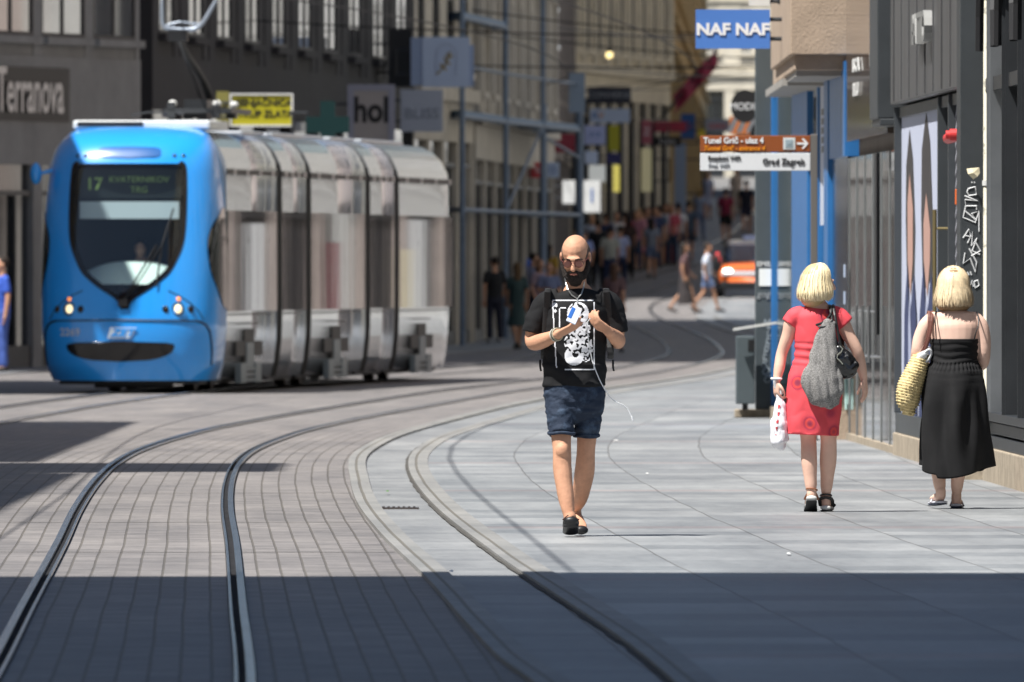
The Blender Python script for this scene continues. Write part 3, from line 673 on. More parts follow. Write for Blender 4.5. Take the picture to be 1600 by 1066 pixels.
CRM = mat('peeling cream pipe', (.50, .47, .37), .7, col2=(.25, .24, .2), thr=(.58, .62), vscale=9)
dp = thing('downpipe', 'cream peeling downpipe beside the graffiti pillar', 'downpipe', (fx_(127.5) + .012, 127.5, 0)); mb = MB(); mb.rod((0, 0, -.3), (0, 0, 9), .028, 12); obj('pipe', mb, CRM, dp, True)
mb = MB()
for z in (.6, 2.2, 3.6): mb.rod((0, 0, z), (0, 0, z + .04), .036, 12)
obj('collar', mb, 'offwhite', dp)
ppm = 206
r = thing('paper_scrap', 'crumpled yellow paper stuck on the graffiti pillar', 'paper', (at(1521, 127.7), 127.74, zat(270, 127.7)))
mb = MB(); mb.add([(-.05, 0, .03), (-.01, -.03, .035), (.045, 0, .04), (.05, -.01, 0), (.03, -.04, -.03), (.0, -.01, -.05), (-.04, -.02, -.01), (0, -.05, 0)], [(0, 1, 7), (1, 2, 7), (2, 3, 7), (3, 4, 7), (4, 5, 7), (5, 6, 7), (6, 0, 7)]); obj('sheet', mb, 'cream', r)
r = thing('awning_roller', 'red cylindrical awning end sticking out beside the graffiti pillar', 'awning roller', (at(1504, 129), 128.9, zat(211, 129)))
mb = MB(); mb.rod((-.10, 0, 0), (0, 0, 0), .045, 20); obj('end_cap', mb, 'red', r); mb = MB(); mb.rod((-.13, 0, 0), (-.1, 0, 0), .032, 20); mb.rod((-.1, .1, 0), (-.1, .1, .001), .02); obj('knob', mb, 'red', r)
mb = MB(); mb.rod((-.02, .1, 0), (-.02, 3.6, 0), .042, 14); obj('tube', mb, 'red', r)
r = thing('alarm_box', 'small upright orange box left of the graffiti pillar', 'box', (at(1497, 129), 129, zat(308, 129)))
mb = MB(); mb.box(-.022, .022, 0, .06, -.06, .06); obj('case', mb, 'orange', r, bevel=.006)
# B: poster window and fascia (Y 131.1..145)
Bq = local_root('shop_unit', 'grey shop front with a tall fashion poster in its window', 'shop', 145); L = 16.4
mb = MB(); mb.box(0, L, -.05, .5, -.5, .19); obj('plinth', mb, 'stone_plinth', Bq, bevel=.01)
mb = MB(); mb.box(0, L, -.03, .3, .19, .36); mb.box(0, .12, -.04, .3, .36, 2.95); mb.box(9.1, 9.22, -.03, .3, .36, 2.95); mb.box(11.2, 11.32, -.03, .3, .36, 2.95); mb.box(0, L, -.0, .3, 2.86, 2.95); obj('frame', mb, 'anthracite', Bq, bevel=.004)
POS = mat('poster ground', (.56, .60, .74), .6); PN = mat('poster navy', (.03, .045, .13), .6); PSK = mat('poster skin', (.55, .33, .27), .6); PH = mat('poster hair', (.05, .045, .045), .6); PG = mat('poster shade', (.40, .44, .60), .6)
mb = MB(); mb.box(.13, 9.1, .02, .05, .36, 2.86); pst = obj('poster', mb, POS, Bq)
def flat(parent, name, pts, m, y): mb = MB(); mb.poly([(a, y, b) for a, b in pts]); return obj(name, mb, m, parent)
for k, (c, wv, top, ft) in enumerate(((2.2, 1.05, 2.75, 2.38), (5.8, 1.25, 2.86, 2.2))):
    flat(pst, 'hair_shape', [(c - wv, 2.0), (c - wv * .9, top - .3), (c - .2, top), (c + wv * .5, top - .25), (c + wv, 1.9), (c + wv * .8, 1.5), (c - wv * .7, 1.4)], PH, .016)
    flat(pst, 'face_shape', [(c - wv * .55, ft - .25), (c - .1, ft), (c + wv * .6, ft - .3), (c + wv * .55, 1.65), (c + .1, 1.35), (c - wv * .5, 1.65)], PSK, .013)
    flat(pst, 'coat_shape', [(c - wv * 1.3, .36), (c - wv * 1.15, 1.2), (c - wv * .5, 1.62), (c, 1.1), (c + wv * .8, 1.55), (c + wv * 1.35, 1.2), (c + wv * 1.5, .36)], PN, .010)
    flat(pst, 'shirt_shape', [(c - .2, .36), (c - .25, 1.1), (c, 1.35), (c + .4, 1.0), (c + .5, .36)], PG, .007)
mb = MB(); mb.box(9.22, 11.2, .1, .14, .36, 2.86); obj('door_leaf', mb, 'darkmetal', Bq)
mb = MB(); mb.rod((9.35, -.06, .9), (9.35, -.06, 2.05), .018, 10); mb.rod((9.35, -.06, 1.05), (9.35, .1, 1.05), .01); mb.rod((9.35, -.06, 1.9), (9.35, .1, 1.9), .01); obj('handle', mb, mat('brass', (.45, .36, .18), .35, .8), Bq)
mb = MB(); 
for z in (2.42, 1.55): mb.box(10.2, 10.6, .09, .1, z, z + .03)
mb.box(10.3, 10.6, .09, .1, 1.72, 1.86); obj('sticker', mb, 'offwhite', Bq)
mb = MB(); mb.box(11.32, L, .03, .06, .36, 2.86); p2 = obj('poster', mb, mat('striped poster ground', (.16, .15, .18), .5), Bq)
mb = MB()
for k in range(26):
    z = .1 + k * .11
    a, b = (11.34, z), (16.3, z + 1.4)
    za, zb2 = max(.37, a[1]), min(2.85, b[1])
    if zb2 <= za + .1: continue
    sa = 11.34 + (za - z) / 1.4 * 4.96; sb = 11.34 + (zb2 - z) / 1.4 * 4.96
    mb.add([(sa, .024, za), (sb, .024, zb2 - .0), (sb, .024, min(2.86, zb2 + .04)), (sa, .024, za + .04)], [(0, 1, 2, 3)])
obj('stripes', mb, mat('poster stripes', (.5, .5, .56), .5), p2)
mb = MB(); mb.poly([(12.6, .018, .5), (14.4, .018, .5), (14.6, .018, 2.2), (13.7, .018, 2.6), (12.9, .018, 2.1)]); obj('figure_shape', mb, mat('poster mauve', (.34, .20, .26), .5), p2)
FZ0 = 2.97
mb = MB(); mb.box(.0, L, -.07, .3, FZ0, 9); obj('fascia', mb, GREY, Bq, bevel=.01)
mb = MB(); bays_(mb, .9, L, 1.7, -.082, -.07, FZ0 + .02, 9, .03); obj('rib', mb, GREY, Bq)
mb = MB(); mb.box(0, L, .2, 9, 9, 19); mb.box(0, L, .32, 9, -.5, 9); obj('wall', mb, W['grey'], Bq)
v, f = text_mb('PATTIO', .34, .07, .006, 2.4); mb = MB(); mb.add([(a + 8.0, b - .11, c + 3.50) for a, b, c in v], f); obj('lettering', mb, mat('pale letters raised', (.26, .26, .25), .6), Bq)
# box above the doors
r = local_root('fascia_box', 'dark slab box high on the wall left of the grey fascia', 'wall box', 147.2); mb = MB(); mb.box(0, 1.9, -.17, .2, 2.86, 9); mb.box(0, 1.9, -.15, .2, 2.80, 2.86); obj('case', mb, 'anthracite', r, bevel=.01)
# A2: glass doors (145..157.5)
D = local_root('shop_unit', 'grey metal and glass doors between the poster window and the stone block', 'shop', 157.6); L = 12.5
mb = MB(); mb.box(0, L, -.02, .5, -.5, .06); obj('step', mb, 'stone_plinth', D)
mb = MB(); mb.quad((0, .008, .06), (L, .008, .06), (L, .008, 2.6), (0, .008, 2.6)); obj('door', mb, mat('door glass', (.025, .03, .034), .05, spec=.9, bump=.004, bscale=1.2), D)
mb = MB(); bays_(mb, .08, L, 2.05, 0, .03, .06, 2.6, .16); mb.box(0, L, .01, .03, .06, .28); mb.box(0, L, .012, .03, .36, .40); mb.box(0, L, .01, .03, 2.5, 2.6); obj('door_frame', mb, mat('worn aluminium', (.26, .27, .27), .35, .5, var=.2), D)
mb = MB()
for s in (3.9, 5.5, 7.1): mb.rod((s, -.06, .75), (s, -.06, 1.25), .014, 8); mb.rod((s, -.06, .8), (s, .02, .8), .01); mb.rod((s, -.06, 1.2), (s, .02, 1.2), .01)
obj('handle', mb, 'alu', D)
mb = MB(); mb.box(7.0, 7.5, -.01, .0, 1.0, 2.6); obj('post', mb, 'frame_dark', D)
mb = MB(); mb.box(0, L - 2, -.02, .3, 2.75, 6); obj('fascia', mb, mat('fascia stone reflection', (.11, .085, .07), .08, spec=.9, bump=.05, bscale=1), D)  # brown of the reflected stone is put into the glass colour
text(D, 'ISCA', .16, 3.0, -.035, 3.42, M['offwhite'], sx=5.5, offset=.006); text(D, 'BLU', .16, 3.0, -.035, 3.2, M['offwhite'], sx=5.5, offset=.006)  # pale letters stand in for writing mirrored in the glass
text(D, 'ISCA', .16, 7.5, -.035, 3.42, M['offwhite'], sx=5.5, offset=.006)
mb = MB(); mb.box(0, L, .3, 9, -.5, 19); mb.box(0, L, .1, .3, 2.6, 19); obj('wall', mb, W['brown'], D)
r = thing('folded_sign', 'cream folded box sign with orange corners over the shop doors', 'sign', (at(1336, 157.8), 157.8, zat(184, 157.8)))
mb = MB(); mb.box(-.065, .055, 0, .05, -.13, .14); obj('panel', mb, 'cream', r); mb = MB(); mb.box(-.07, -.03, -.01, .06, -.15, -.09); mb.box(.03, .06, -.01, .06, -.15, -.12); obj('corner', mb, 'orange', r)
r = thing('alarm_box', 'orange alarm box on the wall by the glass doors', 'alarm box', (at(1343, 157.7), 157.7, zat(286, 157.7))); mb = MB(); mb.box(-.04, .04, 0, .07, -.075, .075); obj('case', mb, 'orange', r, bevel=.015)
# stone block and black recess (157.7..162)
E = local_root('stone_block', 'beige stone block with turquoise smear beside the glass doors', 'stone block', 162); L = 4.3
mb = MB(); mb.box(0, L, -.12, .4, -.5, .60); obj('block', mb, 'stone_beige', E, bevel=.02)
mb = MB(); mb.box(0, L, .0, .4, .60, 2.62); obj('recess', mb, 'blackgloss', E)
mb = MB(); mb.box(0, L, -.03, .4, 2.62, 3.5); obj('panel', mb, BLU, E)
strokes(E, 0, 0, 157.68, [[(1322, 592), (1323, 640)], [(1326, 590), (1325, 632)]], .02, mat('turquoise smear', (.38, .55, .52), .8), 'paint_smear')
mb = MB(); 
for z in (.95, 1.25, 1.5): mb.box(3.3, 3.5, -.006, 0, z, z + .12)
obj('sticker', mb, 'paleblue', E)
# A: blue framed shop (162..181)
A = local_root('shop_unit', 'blue framed shop front behind the brown street sign', 'shop', 181.6); L = 19.5
mb = MB(); mb.box(0, L, -.04, .4, -.5, .12); obj('plinth', mb, 'stone_plinth', A)
mb = MB(); mb.quad((0, .012, .1), (L, .012, .1), (L, .012, 3.4), (0, .012, 3.4)); obj('window', mb, mat('teal shop glass', (.03, .06, .065), .05, spec=.9, bump=.006, bscale=1.1), A)
for a, b, pz, z1 in ((.2, .7, .022, 3.4), (7.6, 12.6, .02, 3.4), (15.8, 16.2, .03, 3.4), (18.3, 19.4, .04, 3.4)):
    mb = MB(); mb.box(a, b, -pz, .14, .12, z1); obj('blue_frame', mb, BLU, A, bevel=.005)
mb = MB(); mb.box(12.7, 15.7, .02, .14, .12, 3.4); obj('dark_panel', mb, 'blackgloss', A)
mb = MB(); mb.box(16.3, 18.2, -.01, .0, 2.0, 3.4); n_ = obj('notice', mb, mat('notice', (.55, .6, .72), .5), A)
mb = MB(); 
for k in range(5): mb.box(16.8, 17.7, -.014, -.01, 2.7 + k * .09, 2.76 + k * .09)
obj('ornament', mb, mat('notice print', (.2, .2, .2), .6), n_)
mb = MB(); mb.box(0, L, .3, 9, -.5, 19); mb.box(0, L, .0, .3, 3.4, 19); obj('wall', mb, 'stone_beige', A)
# stone bay above
r = thing('stone_bay', 'square beige rendered bay jutting out above the blue shop', 'bay', (0, 0, 0))
mb = MB(); mb.box(2.578, 3.4, 158, 170, 3.56, 9); mb.box(2.62, 3.4, 158.2, 169.5, 3.42, 3.56); obj('body', mb, 'stone_beige', r, bevel=.01)
mb = MB(); mb.box(2.60, 3.4, 164, 175, 3.34, 3.41); mb.box(2.64, 3.4, 158.6, 164, 3.37, 3.42); obj('underside', mb, mat('bay metal edge', (.35, .33, .3), .6), r)
# NAF NAF
BS = mat('blue banner sign', (.075, .20, .56), .4, var=.06, vscale=1)
n_ = board('shop_sign', 'blue projecting sign with white capitals beside the stone bay', 'shop sign', 1087, 1203, 15, 76, 163, BS, .1, (('NAF NAF', .155, -.0, -.02, M['white'], dict(sx=1.1, offset=.006)),), bracket=.15)
board('shop_sign', 'pale sign fragment just above the blue projecting sign', 'shop sign', 1170, 1203, -20, 9, 164, 'offwhite', .08, bracket=.1)
# dark pillar, bin and board
r = thing('street_pillar', 'dark grey street pillar with a white notice and chalky tags behind the woman in red', 'pillar', (at(1197, 181), 181, 0))
mb = MB(); mb.box(-.112, .112, 0, .5, .09, 4.1); obj('shaft', mb, mat('pillar paint', (.065, .08, .088), .5, var=.12, vscale=3), r, bevel=.008)
mb = MB(); mb.box(-.33, .125, -.08, .56, 0, .088); obj('base', mb, 'stone_plinth', r, bevel=.01)
mb = MB(); mb.box(-.075, .105, -.012, 0, zat(447, 181), zat(420, 181)); obj('notice', mb, mat('notice white', (.85, .86, .83), .5), r)
text(r, 'EMILE', .072, 0, -.006, zat(413, 181), M['offwhite'], sx=1.1, offset=.002, name='graffiti')
text(r, 'gogo', .10, 0.0, -.006, zat(460, 181), mat('chalk', (.35, .37, .38), .8), sx=1.0, shear=.2, name='graffiti')
for i, ch in enumerate('MTEBEROO'): text(r, ch, .12, -.005 + .02 * math.sin(i), -.006, 1.0 - i * .085, mat('chalk' + str(i), (.32, .36, .38), .8), sx=.9, shear=.3, name='graffiti')
r = thing('litter_bin', 'dark grey metal litter bin standing against the street pillar', 'litter bin', (at(1164.5, 180.6), 180.6, .088))
mb = MB(); mb.box(-.098, .10, 0, .3, .06, .78); obj('body', mb, mat('bin paint', (.075, .095, .105), .5, var=.1), r, bevel=.012); mb = MB(); mb.box(-.03, .03, .05, .2, 0, .06); obj('foot', mb, 'black', r)
mb = MB(); mb.box(0.03, .10, -.006, 0, .62, .74); obj('slot', mb, 'black', r)
r = thing('ledge_board', 'thin white slanted board resting across the litter bin and pillar', 'board', (at(1180, 180.3), 180.3, .955), 0)
mb = MB(); mb.add([(-.23, 0, -.03), (.22, 0, .04), (.22, .2, .04), (-.23, .2, -.03), (-.23, 0, -.005), (.22, 0, .065), (.22, .2, .065), (-.23, .2, -.005)], [(0, 3, 2, 1), (4, 5, 6, 7), (0, 1, 5, 4), (2, 3, 7, 6), (0, 4, 7, 3), (1, 2, 6, 5)]); obj('slat', mb, 'offwhite', r)
# direction sign
Ys = 157.0; r = thing('direction_sign', 'brown and white direction sign with an arrow on a grey metal post', 'direction sign', (at(1272, Ys), Ys, 0))
mb = MB(); mb.box(-.032, .032, -.03, .03, 0, zat(210, Ys)); obj('post', mb, mat('post metal', (.16, .15, .14), .5, .2), r, bevel=.006)
BR = mat('sign brown', (.27, .075, .02), .4); OY = mat('orange letters', (.85, .30, .01), .5)
x0, x1 = at(1094, Ys) - r.location.x, at(1266, Ys) - r.location.x
mb = MB(); mb.box(x0, x1, -.03, .03, zat(237.5, Ys), zat(212, Ys)); pa = obj('brown_panel', mb, BR, r, bevel=.004)
mb = MB(); mb.box(x0, x1, -.03, .03, zat(267, Ys), zat(239.5, Ys)); pb = obj('white_panel', mb, mat('sign white', (.72, .74, .76), .4), r, bevel=.004)
q = 1 / 169.85
def sgn(s, px, py, sz, m, par, **k): text(par, s, sz, at(px, Ys) - r.location.x, -.036, zat(py, Ys), m, align='LEFT', **k)
sgn('Tunel Grič - ulaz 4', 1099, 220, .078, M['white'], pa, offset=.0022, sx=.92)
sgn('Tunnel Grič - entrance 4', 1099, 232, .060, OY, pa, offset=.0012, shear=.25, sx=.92)
sgn('Besplatni WiFi', 1106, 247.5, .054, M['black'], pb, offset=.001, sx=.95); sgn('Free WiFi', 1106, 258.5, .048, mat('sign grey', (.2, .22, .25), .5), pb, shear=.2)
sgn('Grad Zagreb', 1191, 253, .078, M['black'], pb, offset=.001, sx=.96)
mb = MB(); cx = at(1233, Ys) - r.location.x; cz = zat(224.5, Ys); mb.box(cx - .055, cx + .055, -.036, -.03, cz - .055, cz + .055); obj('pictogram', mb, mat('sign pale', (.62, .66, .66), .5), pa)
mb = MB(); mb.box(cx - .035, cx + .035, -.040, -.036, cz - .035, cz + .035); mb.box(cx - .018, cx + .018, -.043, -.040, cz - .01, cz + .018); obj('pictogram', mb, mat('sign blue grey', (.30, .38, .42), .5), pa)
mb = MB(); ax = at(1245, Ys) - r.location.x; bx = at(1263, Ys) - r.location.x
mb.box(ax, bx - .01, -.037, -.03, cz - .009, cz + .009); 
for s in (-1, 1): mb.add([(bx, -.038, cz), (bx - .045, -.038, cz + s * .05), (bx - .062, -.038, cz + s * .042), (bx - .024, -.038, cz)], [(0, 1, 2, 3)])
obj('arrow', mb, 'white', pa)
mb = MB(); mb.box(-.05, .05, -.05, .05, 0, .01); obj('foot_plate', mb, 'darkmetal', r)
# little bits of litter on the slabs
for i, (px, py, l) in enumerate(((962, 690, 'small white paper scrap on the slabs right of the man'), (1011, 742, 'tiny white scrap on the slabs beyond the man'), (1232, 868, 'tiny cream scrap on the slabs in front of the women'), (705, 896, 'cream scrap lying beside the kerb at the shadow edge'), (605, 770, 'small green leaf on the strip beside the setts'))):
    Yl = EYE * FPX / (py - HY); mb = MB(); s = .010 if i else .022
    mb.add([(-s, -.1, .008), (s, -.12, .006), (s * 1.1, .1, .012), (-s * .8, .12, .01), (0, 0, .014)], [(0, 1, 4), (1, 2, 4), (2, 3, 4), (3, 0, 4), (0, 3, 2, 1)])
    o = obj('paper_scrap' if i != 4 else 'fallen_leaf', mb, 'offwhite' if i != 4 else mat('leaf', (.08, .2, .03), .6)); o.location = (at(px, Yl), Yl, .003); tag(o, l, 'litter' if i != 4 else 'leaf')

# unseen boards added on the right pavement to put streaked reflections in the tram windows
for x, y, wd, hh, m_, l in ((6.9, 269.5, .9, 2.3, 'white', 'tall white unseen reflection board on the right pavement, nearest of the row'), (6.6, 274, .3, 2.0, MAR, 'maroon unseen reflection board on the right pavement'), (7.2, 277.5, 1.1, 2.5, 'offwhite', 'wide off white unseen reflection board on the right pavement'),
        (7.0, 281.6, .5, 1.9, 'cream', 'narrow cream unseen reflection board on the right pavement'), (7.6, 285.4, 1.0, 2.4, 'white', 'white unseen reflection board on the right pavement past the cream one'), (7.3, 288.4, .5, 1.8, DKG, 'dark green unseen reflection board on the right pavement'), (8.0, 292.5, .9, 2.4, 'white', 'white unseen reflection board on the right pavement, farthest of the row')):
    r = thing('reflection_board', l, 'board', (x, y, 0), 0); mb = MB(); mb.box(-.04, .04, -wd/2, wd/2, .08, hh); obj('panel', mb, m_, r); mb = MB(); mb.box(-.2, .2, -wd/2, wd/2, 0, .08); obj('foot', mb, 'darkmetal', r)
# ------------------------------------------------------------------ tram
TX, TY = -4.92, 218.0; TR = math.atan2(-.0995, .995)
TX -= .03
tram = thing('tram', 'bright blue fronted articulated tram with silver sides on the far track', 'tram', (TX, TY, 0), TR)
def paint(name, col, metal=0, rough=.3, coat=.8):
    return mat(name, col, rough, metal, var=.05, vscale=.7, coat=coat, bump=.03, bscale=1.5)
TB = paint('tram blue', (.014, .29, .80), 0, .30, .7); TS = mat('tram silver', (.50, .53, .58), .14, .7, var=.10, vscale=.8, bump=.03, bscale=.8, stretch=(1, 1, .3), coat=.4)
TGL = mat('tram side glass', (.025, .026, .03), .03, 0, spec=1, bump=.035, bscale=1.6, stretch=(1, 1, .15))
WT = [(.15, 1.02), (.35, 1.09), (.65, 1.13), (.9, 1.15), (1.6, 1.15), (2.3, 1.13), (2.7, 1.10), (2.95, 1.065), (3.12, 1.02), (3.25, .95), (3.34, .86), (3.40, .74)]
NT = [(.15, .16), (.35, .06), (.65, .01), (.9, 0), (1.1, .02), (1.6, .10), (2.3, .24), (2.7, .34), (2.95, .42), (3.12, .53), (3.25, .70), (3.34, .95), (3.40, 1.3)]
fw_ = smooth_tab(WT); fn_ = smooth_tab(NT); PEX = 2.7; LC = .72
def hull(th, z, off=0):
    """point of the nose skin at angle th (0 = middle, +-90 = side)"""
    s = 1 if th >= 0 else -1; a = abs(th)
    w_ = fw_(z) + off
    return (s * w_ * (math.sin(a) ** (2 / PEX)), fn_(z) - off + LC * (1 - max(0, math.cos(a)) ** (2 / PEX)), z)
def front_y(x, z, off=0):
    t = min(abs(x) / (fw_(z) + off), 1); return fn_(z) - off + LC * (1 - (1 - t ** PEX) ** (1 / PEX))
WS = [(2.93, .67), (2.90, .705), (2.7, .725), (2.3, .725), (2.0, .71), (1.85, .68), (1.7, .62), (1.55, .54), (1.42, .40), (1.32, .26), (1.25, .15), (1.19, .085), (1.13, .055), (1.10, .05)]
WSr = smooth_tab([(z, h) for z, h in reversed(WS)])
CXs = [-1 + 2 * i / 120 for i in range(121)]
def xs_to_th(t):  # t in -1..1 of lateral
    return (1 if t >= 0 else -1) * math.asin(min(1, abs(t)) ** (PEX / 2))
ts_ = sorted(set([round(xs_to_th(c), 5) for c in CXs]))
EDGE = 1.4
mb = MB(); zs = [.15 + (3.40 - .15) * i / 110 for i in range(111)]
def col_pts(z): 
    L = [(-(fw_(z)), EDGE, z)] + [hull(t, z) for t in ts_] + [((fw_(z)), EDGE, z)]
    L[0] = (-fw_(z), max(EDGE, fn_(z) + LC + .02), z); L[-1] = (fw_(z), max(EDGE, fn_(z) + LC + .02), z); return L
grid = [col_pts(z) for z in zs]; nC = len(grid[0]); V = [p for r_ in grid for p in r_]; F = []
for j in range(len(zs) - 1):
    zc = (zs[j] + zs[j+1]) / 2
    for k in range(nC - 1):
        a = grid[j][k]; b = grid[j+1][k+1]; xc = (a[0] + b[0]) / 2; yc = (a[1] + b[1]) / 2
        if 1.10 < zc < 2.93 and abs(xc) < WSr(zc) and yc < 1.0: continue
        F.append((j*nC+k, j*nC+k+1, (j+1)*nC+k+1, (j+1)*nC+k))
mb.add(V, F)
top = grid[-1]; mb.poly([p for p in top] ); bot = grid[0]; mb.poly(list(reversed(bot)))
me = mb.mesh('cab_shell'); cab = obj('cab_shell', me, TB, tram, True)
# windscreen
wz = [1.10 + (2.93 - 1.10) * i / 50 for i in range(51)]; mb = MB(); V = []; F = []; n = 24
for z in wz:
    h = WSr(z) + .012
    for k in range(n + 1): x = -h + 2*h*k/n; V.append((x, front_y(x, z, .004), z))
for j in range(50):
    for k in range(n): F.append((j*(n+1)+k, j*(n+1)+k+1, (j+1)*(n+1)+k+1, (j+1)*(n+1)+k))
mb.add(V, F); obj('windscreen', mb, glass_mat('windscreen glass', (.85, .93, .93), clear=.92), tram, True)
# seal
out = [(WSr(z), z) for z in wz]; loop = [(x, z) for x, z in out] + [(-x, z) for x, z in reversed(out)]
mb = MB(); N_ = len(loop); V = []; F = []
cz_ = 2.1
for x, z in loop:
    d = Vector((x, z - cz_)).normalized(); 
    for q, off in ((-.035, .010), (.035, .010)): 
        xx, zz = x + d.x * q, z + d.y * q; V.append((xx, front_y(xx, min(zz, 3.3), off), zz))
for i in range(N_): j = (i + 1) % N_; F.append((2*i, 2*i+1, 2*j+1, 2*j))
mb.add(V, F); obj('window_seal', mb, 'blackgloss', tram)
# cab side windows
def side_patch(s, name):
    mb = MB(); V = []; F = []; Z = [1.05 + (2.36 - 1.05) * i / 40 for i in range(41)]; n = 24
    for z in Z:
        t = (z - 1.72) / .66; k0 = math.sqrt(max(0, 1 - abs(t) ** 2.6))         # 0..1 width profile
        # arc positions: angle from side backwards
        P = [hull(math.radians(a), z, .008) for a in range(20, 91, 2)] + [(fw_(z) + .008, y, z) for y in (fn_(z) + LC + .1, fn_(z) + LC + .3, 1.39)]
        # cumulative length from the rear edge
        D = [0]; 
        for i in range(len(P) - 1, 0, -1): D.append(D[-1] + (Vector(P[i]) - Vector(P[i-1])).length)
        Pr = P[::-1]; want = 1.02 * max(k0, .04) + .0
        for k in range(n + 1):
            d = want * k / n
            for i in range(len(D) - 1):
                if D[i+1] >= d: break
            f = (d - D[i]) / (D[i+1] - D[i] + 1e-9); q = Vector(Pr[i]).lerp(Vector(Pr[i+1]), f); V.append((s * q.x, q.y, q.z))
    for j in range(40):
        for k in range(n): F.append((j*(n+1)+k, j*(n+1)+k+1, (j+1)*(n+1)+k+1, (j+1)*(n+1)+k))
    mb.add(V, F); return obj(name, mb, mat('cab glass', (.015, .02, .022), .03, .1, spec=1), tram, True)
side_patch(1, 'cab_window'); side_patch(-1, 'cab_window')
def on_front(x, z, off=.012): return (x, front_y(x, z, off), z)
def front_poly(name, pts, m, off=.012, parent=tram, nx=16):
    """filled outline laid on the nose skin, strips in z"""
    zs_ = sorted(set(p[1] for p in pts)); z0, z1 = zs_[0], zs_[-1]; V = []; F = []; R = 14
    def span(z):
        xs = []
        for i in range(len(pts)):
            (xa, za), (xb, zb) = pts[i], pts[(i+1) % len(pts)]
            if (za <= z < zb) or (zb <= z < za): xs.append(xa + (xb - xa) * (z - za) / (zb - za))
        return (min(xs), max(xs)) if xs else None
    rows_ = []
    for j in range(R + 1):
        z = z0 + (z1 - z0) * (j + .001) / (R + .002) ; sp = span(z)
        if sp: rows_.append((z, sp))
    for z, (a, b) in rows_:
        for k in range(nx + 1): V.append(on_front(a + (b - a) * k / nx, z, off))
    for j in range(len(rows_) - 1):
        for k in range(nx): F.append((j*(nx+1)+k, j*(nx+1)+k+1, (j+1)*(nx+1)+k+1, (j+1)*(nx+1)+k))
    mb = MB(); mb.add(V, F); return obj(name, mb, m, parent, True)
def lens(cx, cz, hw, hh, n=28, e=2.0, flat_top=False):
    P = []
    for i in range(n):
        a = 2 * PI * i / n; ca, sa = math.cos(a), math.sin(a)
        x = hw * (abs(ca) ** (2/e)) * (1 if ca >= 0 else -1); z = hh * (abs(sa) ** (2/e)) * (1 if sa >= 0 else -1)
        if flat_top and z > 0: z *= .25
        P.append((cx + x, cz + z))
    return P
px2l = lambda px, py: ((px - 199) / 122.3, EYE + (HY - py) / 122.3)
front_poly('bumper_grille', lens(-.06, .60, .70, .21, flat_top=True, e=2.4), 'blackgloss', .014)
front_poly('roof_slot', lens(.0, 3.07, .41, .075, e=4), mat('slot blue', (.006, .09, .30), .3), .012)
# seam over the bumper and its rounded corner
mb = MB(); pts = [on_front(x, .925 - .012 * abs(x), .006) for x in [-.9 + 1.8 * i / 40 for i in range(41)]]; mb.wire(pts, .010)
for s in (-1, 1): mb.wire([on_front(s * x, z, .006) for x, z in ((.90, .914), (.96, .90), (1.02, .86), (1.06, .78), (1.075, .65), (1.075, .5), (1.06, .35))], .013)
for s in (-1, 1): mb.wire([on_front(s * x, z, .004) for x, z in ((.99, .93), (.93, 1.04), (.82, 1.15), (.68, 1.24), (.55, 1.30))], .006)
obj('panel_seam', mb, 'black', tram)
# lamps
HL = mat('headlight glow', (1, .82, .45), .2, emit=.8); ALM = mat('indicator', (.8, .25, .05), .3, emit=.8)
for s in (-1, 1):
    x = s * .70 - .02; z = 1.065
    mb = MB(); mb.ell(on_front(x, z, .0), (.046, .045, .055), 16, 10); ring = obj('headlight', mb, HL, tram, True)
    mb = MB(); 
    for i in range(24):
        pass
    mb.wire([tuple(Vector(on_front(x, z, .012)) + Vector((.07 * math.cos(a), 0, .078 * math.sin(a)))) for a in [2*PI*i/20 for i in range(21)]], .01); obj('rim', mb, 'darkmetal', ring)
    for dx, m in ((-.16, 'blackgloss'), (.15, 'blackgloss')):
        mb = MB(); mb.ell(on_front(x + dx, z - .005, -.005), (.045, .03, .048), 14, 8); obj('lamp', mb, m, tram, True)
    mb = MB(); mb.ell(on_front(x, z + .125, -.005), (.03, .02, .03), 12, 8); obj('indicator', mb, ALM, tram, True)
for x in (-.665, -.56, .58, .69):
    mb = MB(); mb.ell(on_front(x, 3.02, -.012), (.03, .03, .03), 12, 8); obj('sensor', mb, 'blackgloss' if abs(x) > .6 else 'darkmetal', tram, True)
# writing on the nose, wrapped on to the skin
def nose_text(s, size, x, z, m, sx=1, offset=0, shear=0, name='lettering', off=.016):
    v, f = text_mb(s, size, .002, offset, sx, shear); V = []
    for a, b, c in v: V.append((a + x, front_y(a + x, c + z, off) + b, c + z))
    mb = MB(); mb.add(V, f); return obj(name, mb, m, tram)
nose_text('2269', .135, -.71, .765, mat('tram number', (.42, .50, .62), .5), sx=1.0, offset=.003)
front_poly('logo_plate', [(-.22, .69), (.08, .69), (.16, .83), (-.18, .83)], mat('logo pale', (.62, .72, .82), .4), .014)
nose_text('ZET', .135, -.03, .76, TB, sx=1.25, offset=.006, shear=.35, off=.02)
# wiper
mb = MB(); mb.wire([on_front(-.03, 1.16, .05), on_front(.18, 1.5, .07), on_front(.40, 1.88, .07)], .012); mb.wire([on_front(-.0, 1.16, .05), on_front(.24, 1.5, .07), on_front(.45, 1.86, .07)], .009)
mb.wire([on_front(.40, 1.35, .03), on_front(.47, 1.9, .05), on_front(.60, 2.35, .04)], .012); mb.box(-.08, .04, front_y(0, 1.14, .06), front_y(0, 1.14, 0), 1.10, 1.19); obj('wiper', mb, 'black', tram)
